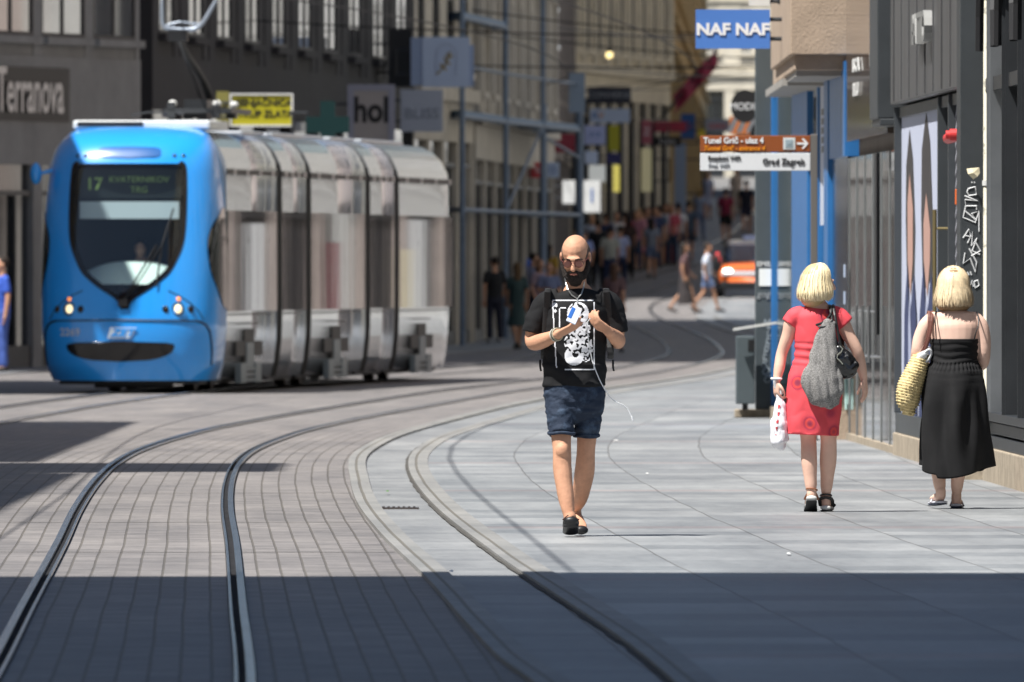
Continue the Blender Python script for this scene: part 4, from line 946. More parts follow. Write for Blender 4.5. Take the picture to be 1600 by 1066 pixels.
# mirror at the left upper corner
mb = MB(); mb.ell((-1.22, .62, 2.80), (.075, .10, .14), 18, 12); mr_ = obj('mirror', mb, TB, tram, True); mb = MB(); mb.tube([(-1.16, .62, 2.80), (-1.02, .66, 2.84)], [.02, .025], 8, 2); obj('mirror_arm', mb, TB, mr_)
# cab interior
mb = MB(); mb.box(-.98, .98, 1.30, 1.36, .45, 3.0); mb.box(-1.0, 1.0, .45, 1.3, .40, .46); obj('cab_partition', mb, mat('cab dark', (.02, .024, .028), .8), tram)
mb = MB(); V = []; F = []; nn = 24
for k in range(nn + 1):
    t = -1 + 2 * k / nn; x = t * .60; zt = 1.66 - .13 * abs(t) ** 2.6; zb_ = 1.40 - .0 * abs(t)
    V += [(x, .26 + .22 * t * t, zb_ - .02), (x, .62 + .14 * t * t, zt), (x, 1.0, zt + .02)]
for k in range(nn): F += [(3*k, 3*k+3, 3*k+4, 3*k+1), (3*k+1, 3*k+4, 3*k+5, 3*k+2)]
mb.add(V, F); obj('dashboard', mb, mat('mint dashboard', (.82, .92, .86), .5), tram, True)
mb = MB(); mb.quad((-.64, .50, 2.22), (.64, .50, 2.22), (.64, .52, 2.44), (-.64, .52, 2.44)); obj('sun_blind', mb, mat('blind', (.50, .56, .60), .8), tram)
mb = MB(); mb.box(-.66, .66, .56, .62, 2.48, 2.86); dsp = obj('destination_display', mb, mat('display back', (.015, .02, .022), .4), tram)
LED = mat('led letters', (.22, .32, .10), .5, emit=.10)
text(dsp, '17', .22, -.46, .55, 2.66, LED, offset=.004); text(dsp, 'KVATERNIKOV', .11, .12, .55, 2.72, LED, sx=1.05); text(dsp, 'TRG', .11, .12, .55, 2.59, LED, sx=1.05)
# driver
dr = thing('person', 'driver in dark clothes sitting behind the tram windscreen', 'person', (0, 0, 0)); dr.location = tram.matrix_basis @ Vector((.08, 1.05, 1.0)); dr.rotation_euler = (0, 0, TR)
mb = MB(); mb.tube([(0, 0, .0), (0, 0, .35), (0, .02, .62), (0, .02, .70)], [(.17, .12), (.19, .12), (.2, .1), (.07, .07)], 16, 4); mb.ell((0, -.01, .84), (.078, .095, .115)); mb.tube([(0, 0, .66), (0, 0, .8)], [.05, .05], 10, 2)
for s in (-1, 1): mb.tube([(s*.19, 0, .6), (s*.25, -.1, .36), (s*.16, -.36, .30)], [.055, .045, .03], 10, 3)
obj('body', remesh(mb, 'body', .02, 2), mat('driver skin', (.38, .2, .13), .6), dr)
mb = MB(); mb.tube([(0, 0, .0), (0, 0, .35), (0, .02, .60)], [(.185, .135), (.205, .135), (.21, .11)], 16, 4)
for s in (-1, 1): mb.tube([(s*.19, 0, .6), (s*.25, -.1, .36)], [.07, .06], 10, 3)
obj('shirt', remesh(mb, 'shirt', .02, 2), 'black', dr)
mb = MB(); mb.ell((0, .015, .875), (.085, .10, .105)); obj('hair', mb, 'black', dr, True)
# side modules
SEC = [(1.06, .16), (1.11, .36), (1.14, .65), (1.15, .9), (1.15, 2.30), (1.145, 2.88), (1.12, 3.0), (1.05, 3.14), (.95, 3.25), (.80, 3.33), (.5, 3.37)]
def section(k=1.0, zc=0): 
    P = [(x * k, z) for x, z in SEC]; return [(-x, z) for x, z in reversed(P)][::-1][::-1] if False else P
def module(y0, y1, rear=False):
    ys = [y0, y1] if not rear else [y0, y1 - 1.3, y1 - .9, y1 - .5, y1 - .22, y1 - .06, y1]
    V = []; F = []; half = SEC; n = len(half) * 2
    for y in ys:
        t = 0 if not rear or y <= y1 - 1.3 else (y - (y1 - 1.3)) / 1.3
        for s in (1, -1):
            H = half if s == 1 else half[::-1]
            for x, z in H:
                kk = 1 - .18 * t ** 3; zz = z - (.50 * t ** 2.4 * max(0, (z - 2.2) / 1.15)); V.append((s * x * kk, y, zz))
    for j in range(len(ys) - 1):
        for k in range(n): F.append((j*n+k, j*n+(k+1) % n, (j+1)*n+(k+1) % n, (j+1)*n+k))
    F.append(tuple(range(n))); L = (len(ys)-1) * n; F.append(tuple(reversed(range(L, L+n))))
    mb = MB(); mb.add(V, F); return mb
SP = [(1.4, 7.15), (7.6, 10.6), (11.05, 17.95), (18.4, 21.7), (22.15, 30.0)]
for i, (a, b) in enumerate(SP):
    body = obj('body_section', module(a, b, i == 4), TS, tram)
    bm = bmesh.new(); bm.from_mesh(body.data)
    for f in bm.faces: f.smooth = len(f.verts) == 4
    bm.to_mesh(body.data); bm.free()
    for s in (-1, 1):
        mb = MB(); e = b - (.25 if i == 4 else .06); n = max(1, round((e - a) / 1.25)); x0, x1 = s * 1.152, s * 1.158
        for k in range(n):
            ya = a + .06 + (e - a - .06) * k / n; yb = a + .06 + (e - a - .06) * (k + 1) / n - .02
            mb.box(min(x0, x1), max(x0, x1), ya, yb, 1.03, 2.33)
            if k % 2 == 0: mb.box(min(s*1.158, s*1.162), max(s*1.158, s*1.162), ya + .1, yb - .1, 1.93, 1.96)
        obj('side_window', mb, TGL, body)
        mb = MB(); mb.box(min(s*1.15, s*1.16), max(s*1.15, s*1.16), a + .02, b - (.9 if i == 4 else .02), 2.80, 2.86); obj('black_trim', mb, 'black', body)
        mb = MB(); 
        for k in range(4): yy = a + (b - a) * (k + .5) / 4; mb.box(min(s*1.158, s*1.165), max(s*1.158, s*1.165), yy, yy + .25, 2.79, 2.87)
        obj('hinge', mb, 'alu', body)
        mb = MB(); mb.box(min(s*1.14, s*1.154), max(s*1.14, s*1.154), a + .3, b - .6, .98, 1.0); obj('lower_seam', mb, 'darkmetal', body)
    mb = MB(); mb.box(-.95, .95, a, b - (1.0 if i == 4 else 0), .11, .20); obj('underframe', mb, 'black', body)
    if i % 2 == 0:
        mid = (3.9, 0, 14.2, 0, 25.3)[i]
        for s in (-1, 1):
            X = lambda q0, q1: (min(s*q0, s*q1), max(s*q0, s*q1))
            mb = MB(); mb.box(*X(1.1, 1.156), mid - .55, mid + .55, .60, .80); mb.box(*X(1.1, 1.156), mid - 1.5, mid - .55, .45, .64); mb.box(*X(1.1, 1.156), mid + .55, mid + 1.5, .45, .64); mb.box(*X(1.05, 1.154), mid - .55, mid + .55, .12, .60)
            bg_ = obj('bogie_housing', mb, 'black', tram)
            mb = MB(); mb.box(*X(1.156, 1.17), mid - .40, mid + .40, .30, .62); mb.box(*X(1.1, 1.18), mid - 1.15, mid - .5, .10, .36); mb.box(*X(1.1, 1.18), mid + .5, mid + 1.15, .10, .36)
            for q in range(3): mb.box(*X(1.15, 1.175), mid - .5, mid + .5, .12 + q * .07, .155 + q * .07)
            obj('bogie_frame', mb, mat('bogie pale', (.20, .24, .27), .4), bg_)
            for dy in (-.9, .9):
                mb = MB(); v, f = tube([(s * .42, mid + dy, .29), (s * .56, mid + dy, .29)], [.285, .285], 24, 1, False); mb.add(v, f + [tuple(range(24)), tuple(range(24, 48))]); obj('wheel', mb, 'steel_rust', tram)
            mb = MB(); mb.box(*X(1.156, 1.16), mid - 1.3, mid + 1.1, .86, .875); obj('small_seam', mb, 'black', bg_)
for i in range(4):
    a, b = SP[i][1], SP[i+1][0]; V = []; F = []; n = 2 * len(SEC); ys = [a - .05, a + .08, a + .16, a + .22, b - .16, b - .08, b + .05]
    for k, y in enumerate(ys):
        q = 1.008 if k in (0, 6) else (.985 if k % 2 else .96)
        for s in (1, -1):
            for x, z in (SEC if s == 1 else SEC[::-1]): V.append((s * x * q, y, z * .99))
    for j in range(6):
        for k in range(n): F.append((j*n+k, j*n+(k+1) % n, (j+1)*n+(k+1) % n, (j+1)*n+k))
    mb = MB(); mb.add(V, F); obj('gangway_bellows', mb, 'rubber', tram)
mb = MB(); mb.box(-.9, .9, .5, 1.6, .10, .20); mb.box(-.5, .5, .9, 1.1, .05, .14); obj('under_nose', mb, 'black', tram)
# roof equipment
mb = MB(); mb.box(-.86, .92, 1.55, 3.6, 3.37, 3.49); rf = obj('roof_pod', mb, mat('roof pod white', (.66, .68, .68), .5, var=.08), tram, bevel=.03)
mb = MB(); mb.box(-.80, .05, 1.535, 1.55, 3.41, 3.47); obj('grille', mb, 'darkmetal', rf)
for a, b in ((8, 10.4), (11.5, 17.5), (18.6, 21.5), (22.6, 28)):
    mb = MB(); mb.box(-.6, .6, a, b, 3.35, 3.41); obj('roof_pod', mb, mat('roof pod silver', (.5, .52, .54), .3, .5), tram, bevel=.04)
pg = obj('pantograph_base', (lambda m_: m_.box(.10, .98, 3.4, 5.6, 3.60, 3.66).box(.14, .24, 3.4, 3.6, 3.53, 3.74).box(.72, .82, 3.4, 3.6, 3.53, 3.70).box(.3, .6, 3.9, 4.6, 3.54, 3.78).box(.14, .24, 5.2, 5.4, 3.53, 3.74).box(.84, .96, 4.0, 4.3, 3.53, 3.66))(MB()), 'darkmetal', tram)
mb = MB(); 
for x, y in ((.2, 3.5), (.78, 3.5), (.2, 5.4), (.78, 5.4)): mb.ell((x, y, 3.72), (.06, .06, .05), 10, 6)
obj('insulator', mb, 'offwhite', pg)
mb = MB(); mb.tube([(.56, 4.9, 3.72), (.50, 4.2, 4.05), (.42, 3.2, 4.35), (.37, 2.6, 4.62)], [.055, .05, .045, .035], 10, 3); mb.rod((.44, 4.9, 3.70), (.36, 2.7, 4.55), .014)
mb.box(.26, .50, 2.5, 2.7, 4.52, 4.66); obj('pantograph_arm', mb, 'black', pg)
mb = MB(); z0 = 4.66; GM = mat('collector grey', (.30, .34, .40), .4, .4)
mb.tube([(.17, 2.6, 5.06), (.17, 2.6, 4.86), (.19, 2.6, 4.72), (.28, 2.6, 4.68), (.45, 2.6, 4.67), (.60, 2.6, 4.68), (.70, 2.6, 4.76), (.80, 2.6, 4.92), (.90, 2.6, 5.10)], [.02] + [.028] * 7 + [.02], 8, 4)
mb.tube([(.20, 2.9, 4.73), (.35, 2.9, 4.77), (.5, 2.9, 4.755), (.66, 2.9, 4.74)], [.016] * 4, 8, 3); mb.rod((.3, 2.6, 4.67), (.3, 2.9, 4.75), .012); mb.rod((.56, 2.6, 4.68), (.56, 2.9, 4.75), .012)
obj('collector_bow', mb, GM, pg, True)
mb = MB(); mb.wire([(x, 1.50 + 0 * x, 3.355) for x in (-.8, 0, .8)], .004); 
mb = MB(); 
for z in (3.60,): mb.wire([(-.2, 2.4, 3.56), (.0, 2.4, 3.6), (.7, 2.4, 3.6)], .012)
obj('roof_rail', mb, 'darkmetal', tram)

# ------------------------------------------------------------------ taxi-like car
ORG = mat('orange car paint', (.72, .15, .03), .35, coat=.4); WHC = mat('white car paint', (.8, .8, .82), .3, coat=.6)
Yc = 440.0; car = thing('parked_car', 'orange and white car stopped on the slope, partly behind the grey pillar', 'car', (at(1176, Yc), Yc, zg(Yc)))
def loft_car(prof, mats, name, parent):
    """prof: list of (y, halfwidth, zlow, zhigh)"""
    mb = MB(); V = []; F = []; n = 12
    for y, hw, z0, z1 in prof:
        for k in range(n):
            a = 2 * PI * (k + .5) / n; ca, sa = math.cos(a), math.sin(a)
            V.append((hw * (abs(ca) ** .35) * (1 if ca > 0 else -1), y, (z0 + z1) / 2 + (z1 - z0) / 2 * (abs(sa) ** .35) * (1 if sa > 0 else -1)))
    for j in range(len(prof) - 1):
        for k in range(n): F.append((j*n+k, j*n+(k+1) % n, (j+1)*n+(k+1) % n, (j+1)*n+k))
    F += [tuple(range(n)), tuple(range((len(prof)-1)*n, len(prof)*n))]
    mb.add(V, F); return obj(name, mb, mats, parent, True)
loft_car([(0, .70, .38, .72), (.08, .82, .30, .80), (.5, .88, .24, .86), (1.2, .90, .22, .92), (3.2, .90, .22, .95), (4.1, .86, .28, .90), (4.3, .74, .36, .78)], ORG, 'body', car)
loft_car([(1.05, .70, .80, .93), (1.7, .72, .8, 1.36), (2.6, .72, .8, 1.44), (3.4, .70, .8, 1.36), (4.0, .66, .8, .95)], mat('car glass', (.02, .04, .08), .05, spec=1), 'cabin_glass', car)
loft_car([(1.75, .62, 1.36, 1.42), (2.6, .64, 1.40, 1.48), (3.4, .60, 1.34, 1.40)], WHC, 'roof', car)
mb = MB(); mb.box(-.80, .80, -.02, .05, .56, .66); obj('white_band', mb, WHC, car, bevel=.02); mb = MB(); mb.box(-.84, .84, -.04, .1, .22, .40); obj('bumper', mb, 'black', car, bevel=.03)
for s in (-1, 1):
    mb = MB(); mb.ell((s * .64, .0, .68), (.13, .05, .06), 12, 8); obj('headlight', mb, mat('car lamp', (1, .95, .85), .1, emit=3), car, True)
    for y in (.75, 3.45):
        mb = MB(); v, f = tube([(s * .72, y, .30), (s * .90, y, .30)], [.31, .31], 20, 1, False); mb.add(v, f + [tuple(range(20)), tuple(range(20, 40))]); wh = obj('wheel', mb, 'rubber', car)
        mb = MB(); v, f = tube([(s * .89, y, .30), (s * .91, y, .30)], [.19, .19], 16, 1, False); mb.add(v, f + [tuple(range(16)), tuple(range(16, 32))]); obj('rim', mb, 'alu', wh)
    mb = MB(); mb.ell((s * .98, 1.35, 1.0), (.09, .05, .07), 10, 6); obj('mirror', mb, ORG, car, True)
mb = MB(); mb.box(-.22, .22, 2.3, 2.55, 1.48, 1.60); obj('roof_sign', mb, mat('taxi sign', (.6, .65, .9), .4), car, bevel=.03)
# ------------------------------------------------------------------ people
def head_parts(mb, c, R, k=1.0, n=14):
    def E(p, r): mb.ell(tuple(Vector(c) + R @ (Vector(p) * k)), tuple(x * k for x in r), n, 10, rot=R)
    E((0, .015, .03), (.076, .096, .086)); E((0, -.022, -.03), (.062, .076, .088)); E((0, -.036, -.078), (.044, .05, .038))
    E((0, -.085, .018), (.046, .018, .012)); E((0, -.092, -.060), (.024, .013, .009)); E((0, -.088, -.083), (.022, .018, .016))
    for s in (-1, 1): E((s * .080, .008, -.010), (.011, .022, .033)); E((s * .034, -.066, -.032), (.026, .026, .026))
    mb.tube([tuple(Vector(c) + R @ (Vector(p) * k)) for p in ((0, -.085, .012), (0, -.106, -.012), (0, -.116, -.034))], [.010 * k, .012 * k, .016 * k], 8, 2)
def hand_parts(mb, w, d, nrm, side=1, curl=.7, k=1.0, spread=.0, curls=None):
    w = Vector(w); d = Vector(d).normalized(); nrm = Vector(nrm); nrm = (nrm - d * nrm.dot(d)).normalized(); s = d.cross(nrm)
    P = lambda a, b, c: w + (d * a + s * b + nrm * c) * k
    mb.tube([P(-.02, 0, 0), P(.03, 0, 0), P(.075, 0, .0)], [(.026*k, .021*k), (.038*k, .017*k), (.040*k, .014*k)], 12, 3, side=tuple(s))
    for i, (o, L) in enumerate(((-.030, .058), (-.0105, .070), (.010, .074), (.030, .064))):
        cu = curls[i] if curls else curl; a0 = P(.078, o, 0); dirs = []; ang = 0; p = a0; pts = [P(.05, o * .9, 0), a0]
        for q, f in ((.42, .55), (.32, 1.1), (.26, 1.5)):
            ang = cu * f; dd = d * math.cos(ang) + nrm * math.sin(ang) + s * o * spread * 20; p = p + dd * L * k * q * 1.15; pts.append(p)
        mb.tube(pts, [.0095*k, .0095*k, .0088*k, .0082*k, .007*k], 8, 2)
    mb.tube([P(.015, side * .024, .004), P(.045, side * .052, .014), P(.072, side * .054, .028), P(.092, side * .042, .040)], [.013*k, .0115*k, .010*k, .008*k], 8, 2)
def foot_parts(mb, ankle, heel, toe, k=1.0):
    a, h, t = Vector(ankle), Vector(heel), Vector(toe); m = h.lerp(t, .55)
    mb.tube([a, h.lerp(a, .35) + (t - h) * .08, h.lerp(t, .35) + (a - h) * .35], [.036*k, .036*k, .032*k], 12, 3)
    mb.tube([h + (t-h)*.08 + Vector((0, 0, .02*k)), h.lerp(t, .4) + Vector((0, 0, .025*k)), h.lerp(t, .72) + Vector((0, 0, .018*k)), t + Vector((0, 0, .012*k))], [(.032*k, .028*k), (.036*k, .030*k), (.045*k, .020*k), (.032*k, .012*k)], 12, 3)
def limb(mb, pts, rad, n=14, sub=4, cap=True): mb.tube(pts, rad, n, sub, 0, cap)
def folds(freq, amp, st=(1, 1, 1), seed=0):
    def f(co, n):
        p = Vector((co.x * st[0] * freq + seed, co.y * st[1] * freq, co.z * st[2] * freq))
        v = noise.noise(p) + .5 * noise.noise(p * 2.1)
        return amp * (abs(v) * 1.6 - .45) * max(0, 1 - 1.4 * abs(n.z) ** 2)
    return f
def bvh_of(me): return BVHTree.FromPolygons([v.co.copy() for v in me.vertices], [tuple(p.vertices) for p in me.polygons])
def decal(name, bvh, mask, x0, x1, z0, z1, st, m, parent, off=.003, diry=1, ystart=-2):
    V = {}; F = []; mb = MB()
    nx = int((x1 - x0) / st); nz = int((z1 - z0) / st)
    def vid(i, j):
        if (i, j) not in V:
            x = x0 + i * st; z = z0 + j * st; h = bvh.ray_cast(Vector((x, ystart, z)), Vector((0, diry, 0)))
            if h[0] is None: V[(i, j)] = None
            else: mb.v.append((x, h[0].y - diry * off, z)); V[(i, j)] = len(mb.v) - 1
        return V[(i, j)]
    for i in range(nx):
        for j in range(nz):
            if mask(x0 + (i + .5) * st, z0 + (j + .5) * st):
                q = [vid(i, j), vid(i+1, j), vid(i+1, j+1), vid(i, j+1)]
                if None not in q: mb.f.append(tuple(q)); mb.m.append(0)
    return obj(name, mb, m, parent)
def strands(name, c, R, rx, ry, top, end, face, mats, parent, n=520, wdt=.011, flare=1.06, part=(0, 0), seed=1, curl=.0):
    """hair: ribbons running from the parting over the skull and down; face = half angle left open about -y"""
    rnd = random.Random(seed); mb = MB(); c = Vector(c)
    for i in range(n):
        ph = rnd.uniform(-PI + face, PI - face) + PI / 2            # 90 deg = +y (back of head)
        r = rnd.uniform(.93, 1.03); e = end * rnd.uniform(.84, 1.10); px_ = part[0]; py_ = part[1]
        pts = []
        for q in range(11):
            t = q / 10
            if t < .5:
                a = t / .5 * PI / 2; rr = math.sin(a); z = top * math.cos(a); f = 1
            else:
                u_ = (t - .5) / .5; rr = 1 + (flare - 1) * math.sin(u_ * PI * .6); z = -e * u_; 
                if u_ > .8: rr -= (u_ - .8) * curl
            x = px_ * (1 - min(1, t * 2)) + rx * r * rr * math.cos(ph); y = py_ * (1 - min(1, t * 2)) + ry * r * rr * math.sin(ph)
            if q == 0: jr, jt = rnd.gauss(0, .006), rnd.gauss(0, .009)
            kq = max(0, q - 6) / 4; x += (math.cos(ph) * jr - math.sin(ph) * jt) * kq; y += (math.sin(ph) * jr + math.cos(ph) * jt) * kq
            pts.append(Vector((x + rnd.uniform(-1, 1) * .0015, y, z)))
        tn = Vector((-math.sin(ph), math.cos(ph), 0)); w0 = wdt * rnd.uniform(.6, 1.2); V = []
        for q, p in enumerate(pts):
            ww = w0 * (1 if q < 9 else .6 if q == 9 else .25) * (.45 if q == 0 else 1)
            for s in (-1, 1): V.append(tuple(c + R @ (p + tn * s * ww / 2)))
        mb.add(V, [(2*q, 2*q+1, 2*q+3, 2*q+2) for q in range(10)], rnd.choices(range(len(mats)), [5, 3, 2][:len(mats)])[0])
    return obj(name, mb, mats, parent, True)

# ---- man in the black T-shirt
Ym = 100.8; XM = at(895, Ym)
man = thing('person', 'bearded bald man in black printed T-shirt and denim shorts looking at his phone', 'person', (XM, Ym, 0))
SKM = mat('man skin', (.58, .31, .195), .6, var=.14, vscale=16, spec=.25, bump=.12, bscale=60)
HR = Matrix.Rotation(math.radians(-8), 3, 'Z') @ Matrix.Rotation(math.radians(24), 3, 'X')
mb = MB(); HC = (.014, -.06, 1.655)
head_parts(mb, HC, HR, 1.04)
mb.tube([(.02, .03, 1.38), (.02, .0, 1.48), (.016, -.02, 1.58)], [(.085, .07), (.062, .064), (.060, .064)], 16, 4)
mb.tube([(.01, 0, .84), (.01, 0, .98), (.015, 0, 1.12), (.025, 0, 1.28), (.03, .0, 1.39), (.03, .01, 1.44)], [(.14, .09), (.15, .10), (.15, .10), (.165, .11), (.145, .085), (.09, .07)], 20, 4)
EA, EB = (-.240, .02, 1.150), (.262, .02, 1.155); WA, WB_ = (-.085, -.27, 1.195), (.205, -.235, 1.215)
limb(mb, [(-.12, .0, 1.385), (-.175, .01, 1.345), (-.222, .02, 1.25), EA, (-.19, -.10, 1.15), WA], [.055, .055, .048, .044, .047, .030])
limb(mb, [(.17, .0, 1.385), (.225, .01, 1.345), (.256, .02, 1.25), EB, (.262, -.09, 1.165), WB_], [.055, .055, .048, .044, .047, .030])
hand_parts(mb, WA, (.88, -.25, .42), (.25, .2, .9), side=-1, k=1.08, curls=(.25, .55, .75, .85))
hand_parts(mb, WB_, (-.80, -.28, .58), (-.35, .2, .8), side=1, k=1.05, curls=(1.1, 1.0, .95, .8))
# legs
limb(mb, [(-.075, .0, .90), (-.075, -.05, .70), (-.064, -.11, .505), (-.062, -.125, .40), (-.045, -.16, .26), (-.02, -.20, .11)], [.072, .066, .055, .056, .050, .033])
mb.ell((-.064, -.155, .505), (.038, .03, .045))
limb(mb, [(.095, .0, .90), (.09, .03, .70), (.078, .05, .51), (.070, .12, .38), (.045, .24, .24), (.015, .34, .155)], [.072, .066, .055, .060, .052, .033])
foot_parts(mb, (-.018, -.20, .12), (-.012, -.17, .04), (-.012, -.41, .085), 1.05)
foot_parts(mb, (.015, .34, .16), (.02, .37, .10), (.05, .16, .02), 1.0)
bme = remesh(mb, 'body', .0062, 2); obj('body', bme, SKM, man)
# shirt
TEE = mat('black tee', (.012, .012, .013), .85, var=.2, vscale=6, spec=.25)
mb = MB()
mb.tube([(.01, 0, .885), (.01, 0, .96), (.012, 0, 1.08), (.02, -.005, 1.22), (.03, -.005, 1.33), (.03, .0, 1.405), (.028, .01, 1.45)], [(.190, .135), (.188, .132), (.185, .128), (.190, .132), (.188, .126), (.160, .10), (.085, .07)], 28, 5, 0, 'flat')
limb(mb, [(-.08, .0, 1.40), (-.155, .01, 1.375), (-.207, .015, 1.30), (-.236, .012, 1.20)], [.068, .073, .066, .066], 18, cap='flat')
limb(mb, [(.14, .0, 1.40), (.212, .01, 1.375), (.249, .015, 1.30), (.266, .012, 1.20)], [.068, .073, .066, .066], 18, cap='flat')
sme = remesh(mb, 'shirt', .0075, 3); displace(sme, lambda co, n: folds(7, .007, (1, 1, 1.6))(co, n) * (1 if co.z < 1.36 else .4) + (.006 * math.sin(co.z * 42 + co.x * 22) if co.z < 1.02 else 0)); shirt = obj('shirt', sme, TEE, man)
sb = bvh_of(sme)
# print on the chest: thin frame, rounded inner frame, pale ornamental head
def blob(x, z, cx, cz, rx, rz): return ((x - cx) / rx) ** 2 + ((z - cz) / rz) ** 2 < 1
PX = lambda px: (px - 895) / 264.6
PZ = lambda py: (838 - py) / 264.6
def m_print(x, z):
    px = x * 264.6 + 895; py = 838 - z * 264.6
    l = 863 + (py - 468) * .06; 
    if abs(px - l) < .9 and 470 < py < 575: return True
    if abs(px - 928) < .7 and 472 < py < 576: return True
    if abs(py - 469 ) < .9 and l < px < 927: return True
    if abs(py - 577.5) < .8 and 882 < px < 929: return True
    if abs(px - 874) < .7 and 482 < py < 512: return True
    if abs(py - 481) < .7 and 875 < px < 884: return True
    if blob(px, py, 867, 477, 3.6, 4) and not blob(px, py, 867, 480, 1.5, 1.8): return True
    if abs(px - 867.5) + abs(py - 486) < 3.5: return True
    n = noise.noise(Vector((px * .16, py * .16, 3)))
    if blob(px, py, 903, 490, 17, 18): return n > -.18
    if blob(px, py, 903, 535, 22, 17): return noise.noise(Vector((px * .22, py * .22, 8))) > -.12
    if blob(px, py, 897, 556, 15, 15) : return not (blob(px, py, 899, 553, 5, 5.5)) 
    if blob(px, py, 918, 545, 9, 10): return noise.noise(Vector((px * .3, py * .3, 5))) > -.1
    if blob(px, py, 915, 560, 7, 6): return noise.noise(Vector((px * .5, py * .5, 5))) > .1
    if blob(px, py, 905, 515, 18, 16): return noise.noise(Vector((px * .2, py * .25, 9))) > -.1
    return False
decal('print', sb, m_print, PX(858), PX(932), PZ(580), PZ(466), .0034, mat('print white', (.74, .75, .78), .8), shirt, .003)
# beard, hair, glasses
def HP(p): return tuple(Vector(HC) + HR @ (Vector(p) * 1.04))
BRD = mat('dark beard', (.022, .016, .013), .9, var=.4, vscale=60, bump=.8, bscale=160)
mb = MB()
mb.ell(HP((0, -.060, -.098)), (.056, .052, .050), 16, 10, rot=HR); mb.ell(HP((0, -.050, -.135)), (.040, .040, .032), 16, 10, rot=HR)
for s in (-1, 1): mb.tube([HP((s * .073, -.005, -.02)), HP((s * .066, -.022, -.06)), HP((s * .045, -.055, -.10))], [.010, .020, .026], 10, 3); mb.tube([HP((0, -.112, -.048)), HP((s * .022, -.104, -.054)), HP((s * .036, -.086, -.075))], [.008, .0085, .012], 8, 2)
bdm = remesh(mb, 'beard', .005, 1); displace(bdm, lambda co, n: .0035 * noise.noise(co * 140)); obj('beard', bdm, BRD, man)
mb = MB(); mb.tube([HP((-.018, -.108, -.066)), HP((0, -.112, -.064)), HP((.018, -.108, -.066))], [.0045, .006, .0045], 8, 2); obj('lips', mb, mat('lips', (.42, .16, .12), .5), man, True)
mb = MB(); mb.ell(HP((0, .030, .012)), (.0872, .091, .080), 28, 18, rot=HR); hm = mb.mesh('hair'); obj('hair', hm, mat('shaved hair', (.11, .075, .058), .9, var=.4, vscale=120), man, True)
mb = MB(); GF = 'rubber'
for s in (-1, 1):
    mb.wire([HP((s * .033 + .025 * math.cos(a), -.108 + .012 * abs(math.cos(a)) * (1 if s * math.cos(a) > 0 else 0), -.002 + .021 * math.sin(a))) for a in [2*PI*i/18 for i in range(19)]], .0022, 6)
    mb.wire([HP((s * .057, -.100, .004)), HP((s * .080, -.04, .004)), HP((s * .084, .01, .002))], .002, 6)
mb.wire([HP((-.010, -.112, .004)), HP((0, -.116, .008)), HP((.010, -.112, .004))], .002, 6); gl = obj('glasses', mb, mat('glasses frame', (.12, .03, .03), .3), man)
mb = MB()
for s in (-1, 1): mb.ell(HP((s * .033, -.107, -.002)), (.022, .002, .019), 14, 8, rot=HR)
obj('lens', mb, mat('tinted lens', (.26, .10, .075), .12), gl, True)
mb = MB()
for s in (-1, 1): mb.wire([HP((s * .014, -.106, .022)), HP((s * .034, -.108, .029)), HP((s * .054, -.094, .022))], .004, 6)
obj('eyebrows', mb, BRD, man)
# shorts
DEN = mat('worn denim', (.013, .024, .048), .85, col2=(.075, .12, .19), thr=(.52, .82), vscale=9, bump=.25, bscale=60)
mb = MB()
mb.tube([(.01, 0, .92), (.01, 0, .84), (.012, 0, .77)], [(.172, .12), (.185, .13), (.175, .12)], 24, 4)
limb(mb, [(-.075, -.0, .84), (-.074, -.035, .74), (-.067, -.085, .60)], [(.094, .100), (.088, .094), (.076, .082)], 20, cap='flat')
limb(mb, [(.095, .0, .84), (.090, .02, .74), (.080, .040, .585)], [(.092, .100), (.086, .094), (.072, .080)], 20, cap='flat')
shm = remesh(mb, 'shorts', .0075, 2); displace(shm, folds(9, .010, (1, 1, 2.2), 4)); sh_ = obj('shorts', shm, DEN, man)
mb = MB()
for c, r_ in (((-.067, -.084, .610), .076), ((.080, .038, .595), .073)):
    mb.wire([(c[0] + r_ * math.cos(a), c[1] + r_ * math.sin(a), c[2] + .004 * math.sin(3 * a)) for a in [2*PI*i/24 for i in range(25)]], .010, 8)
obj('rolled_hem', mb, DEN, sh_, True)
# shoes: black clogs
mb = MB(); S1 = [(-.014, -.15, .055), (-.013, -.26, .060), (-.012, -.38, .085), (-.012, -.43, .098)]
mb.tube(S1, [(.040, .030), (.046, .034), (.050, .034), (.040, .026)], 16, 4); mb.tube([(-.014, -.14, .022), (-.013, -.27, .030), (-.012, -.43, .068)], [(.044, .014), (.050, .014), (.048, .014)], 16, 3); clg = remesh(mb, 'shoe', .006, 1); s1 = obj('shoe', clg, mat('black shoe', (.012, .012, .013), .45), man)
mb = MB(); mb.wire([(-.060, -.22, .10), (-.03, -.23, .125), (.0, -.23, .120), (.035, -.22, .10)], .005); mb.wire([(-.055, -.16, .06), (-.05, -.14, .11), (-.02, -.13, .13), (.02, -.14, .11)], .006); obj('strap', mb, mat('brown strap', (.06, .03, .02), .6), s1)
mb = MB(); mb.tube([(.022, .37, .085), (.035, .27, .045), (.052, .15, .032)], [(.040, .030), (.046, .030), (.042, .026)], 16, 4); obj('shoe', remesh(mb, 'shoe', .006, 1), mat('black shoe rear', (.012, .012, .013), .45), man)
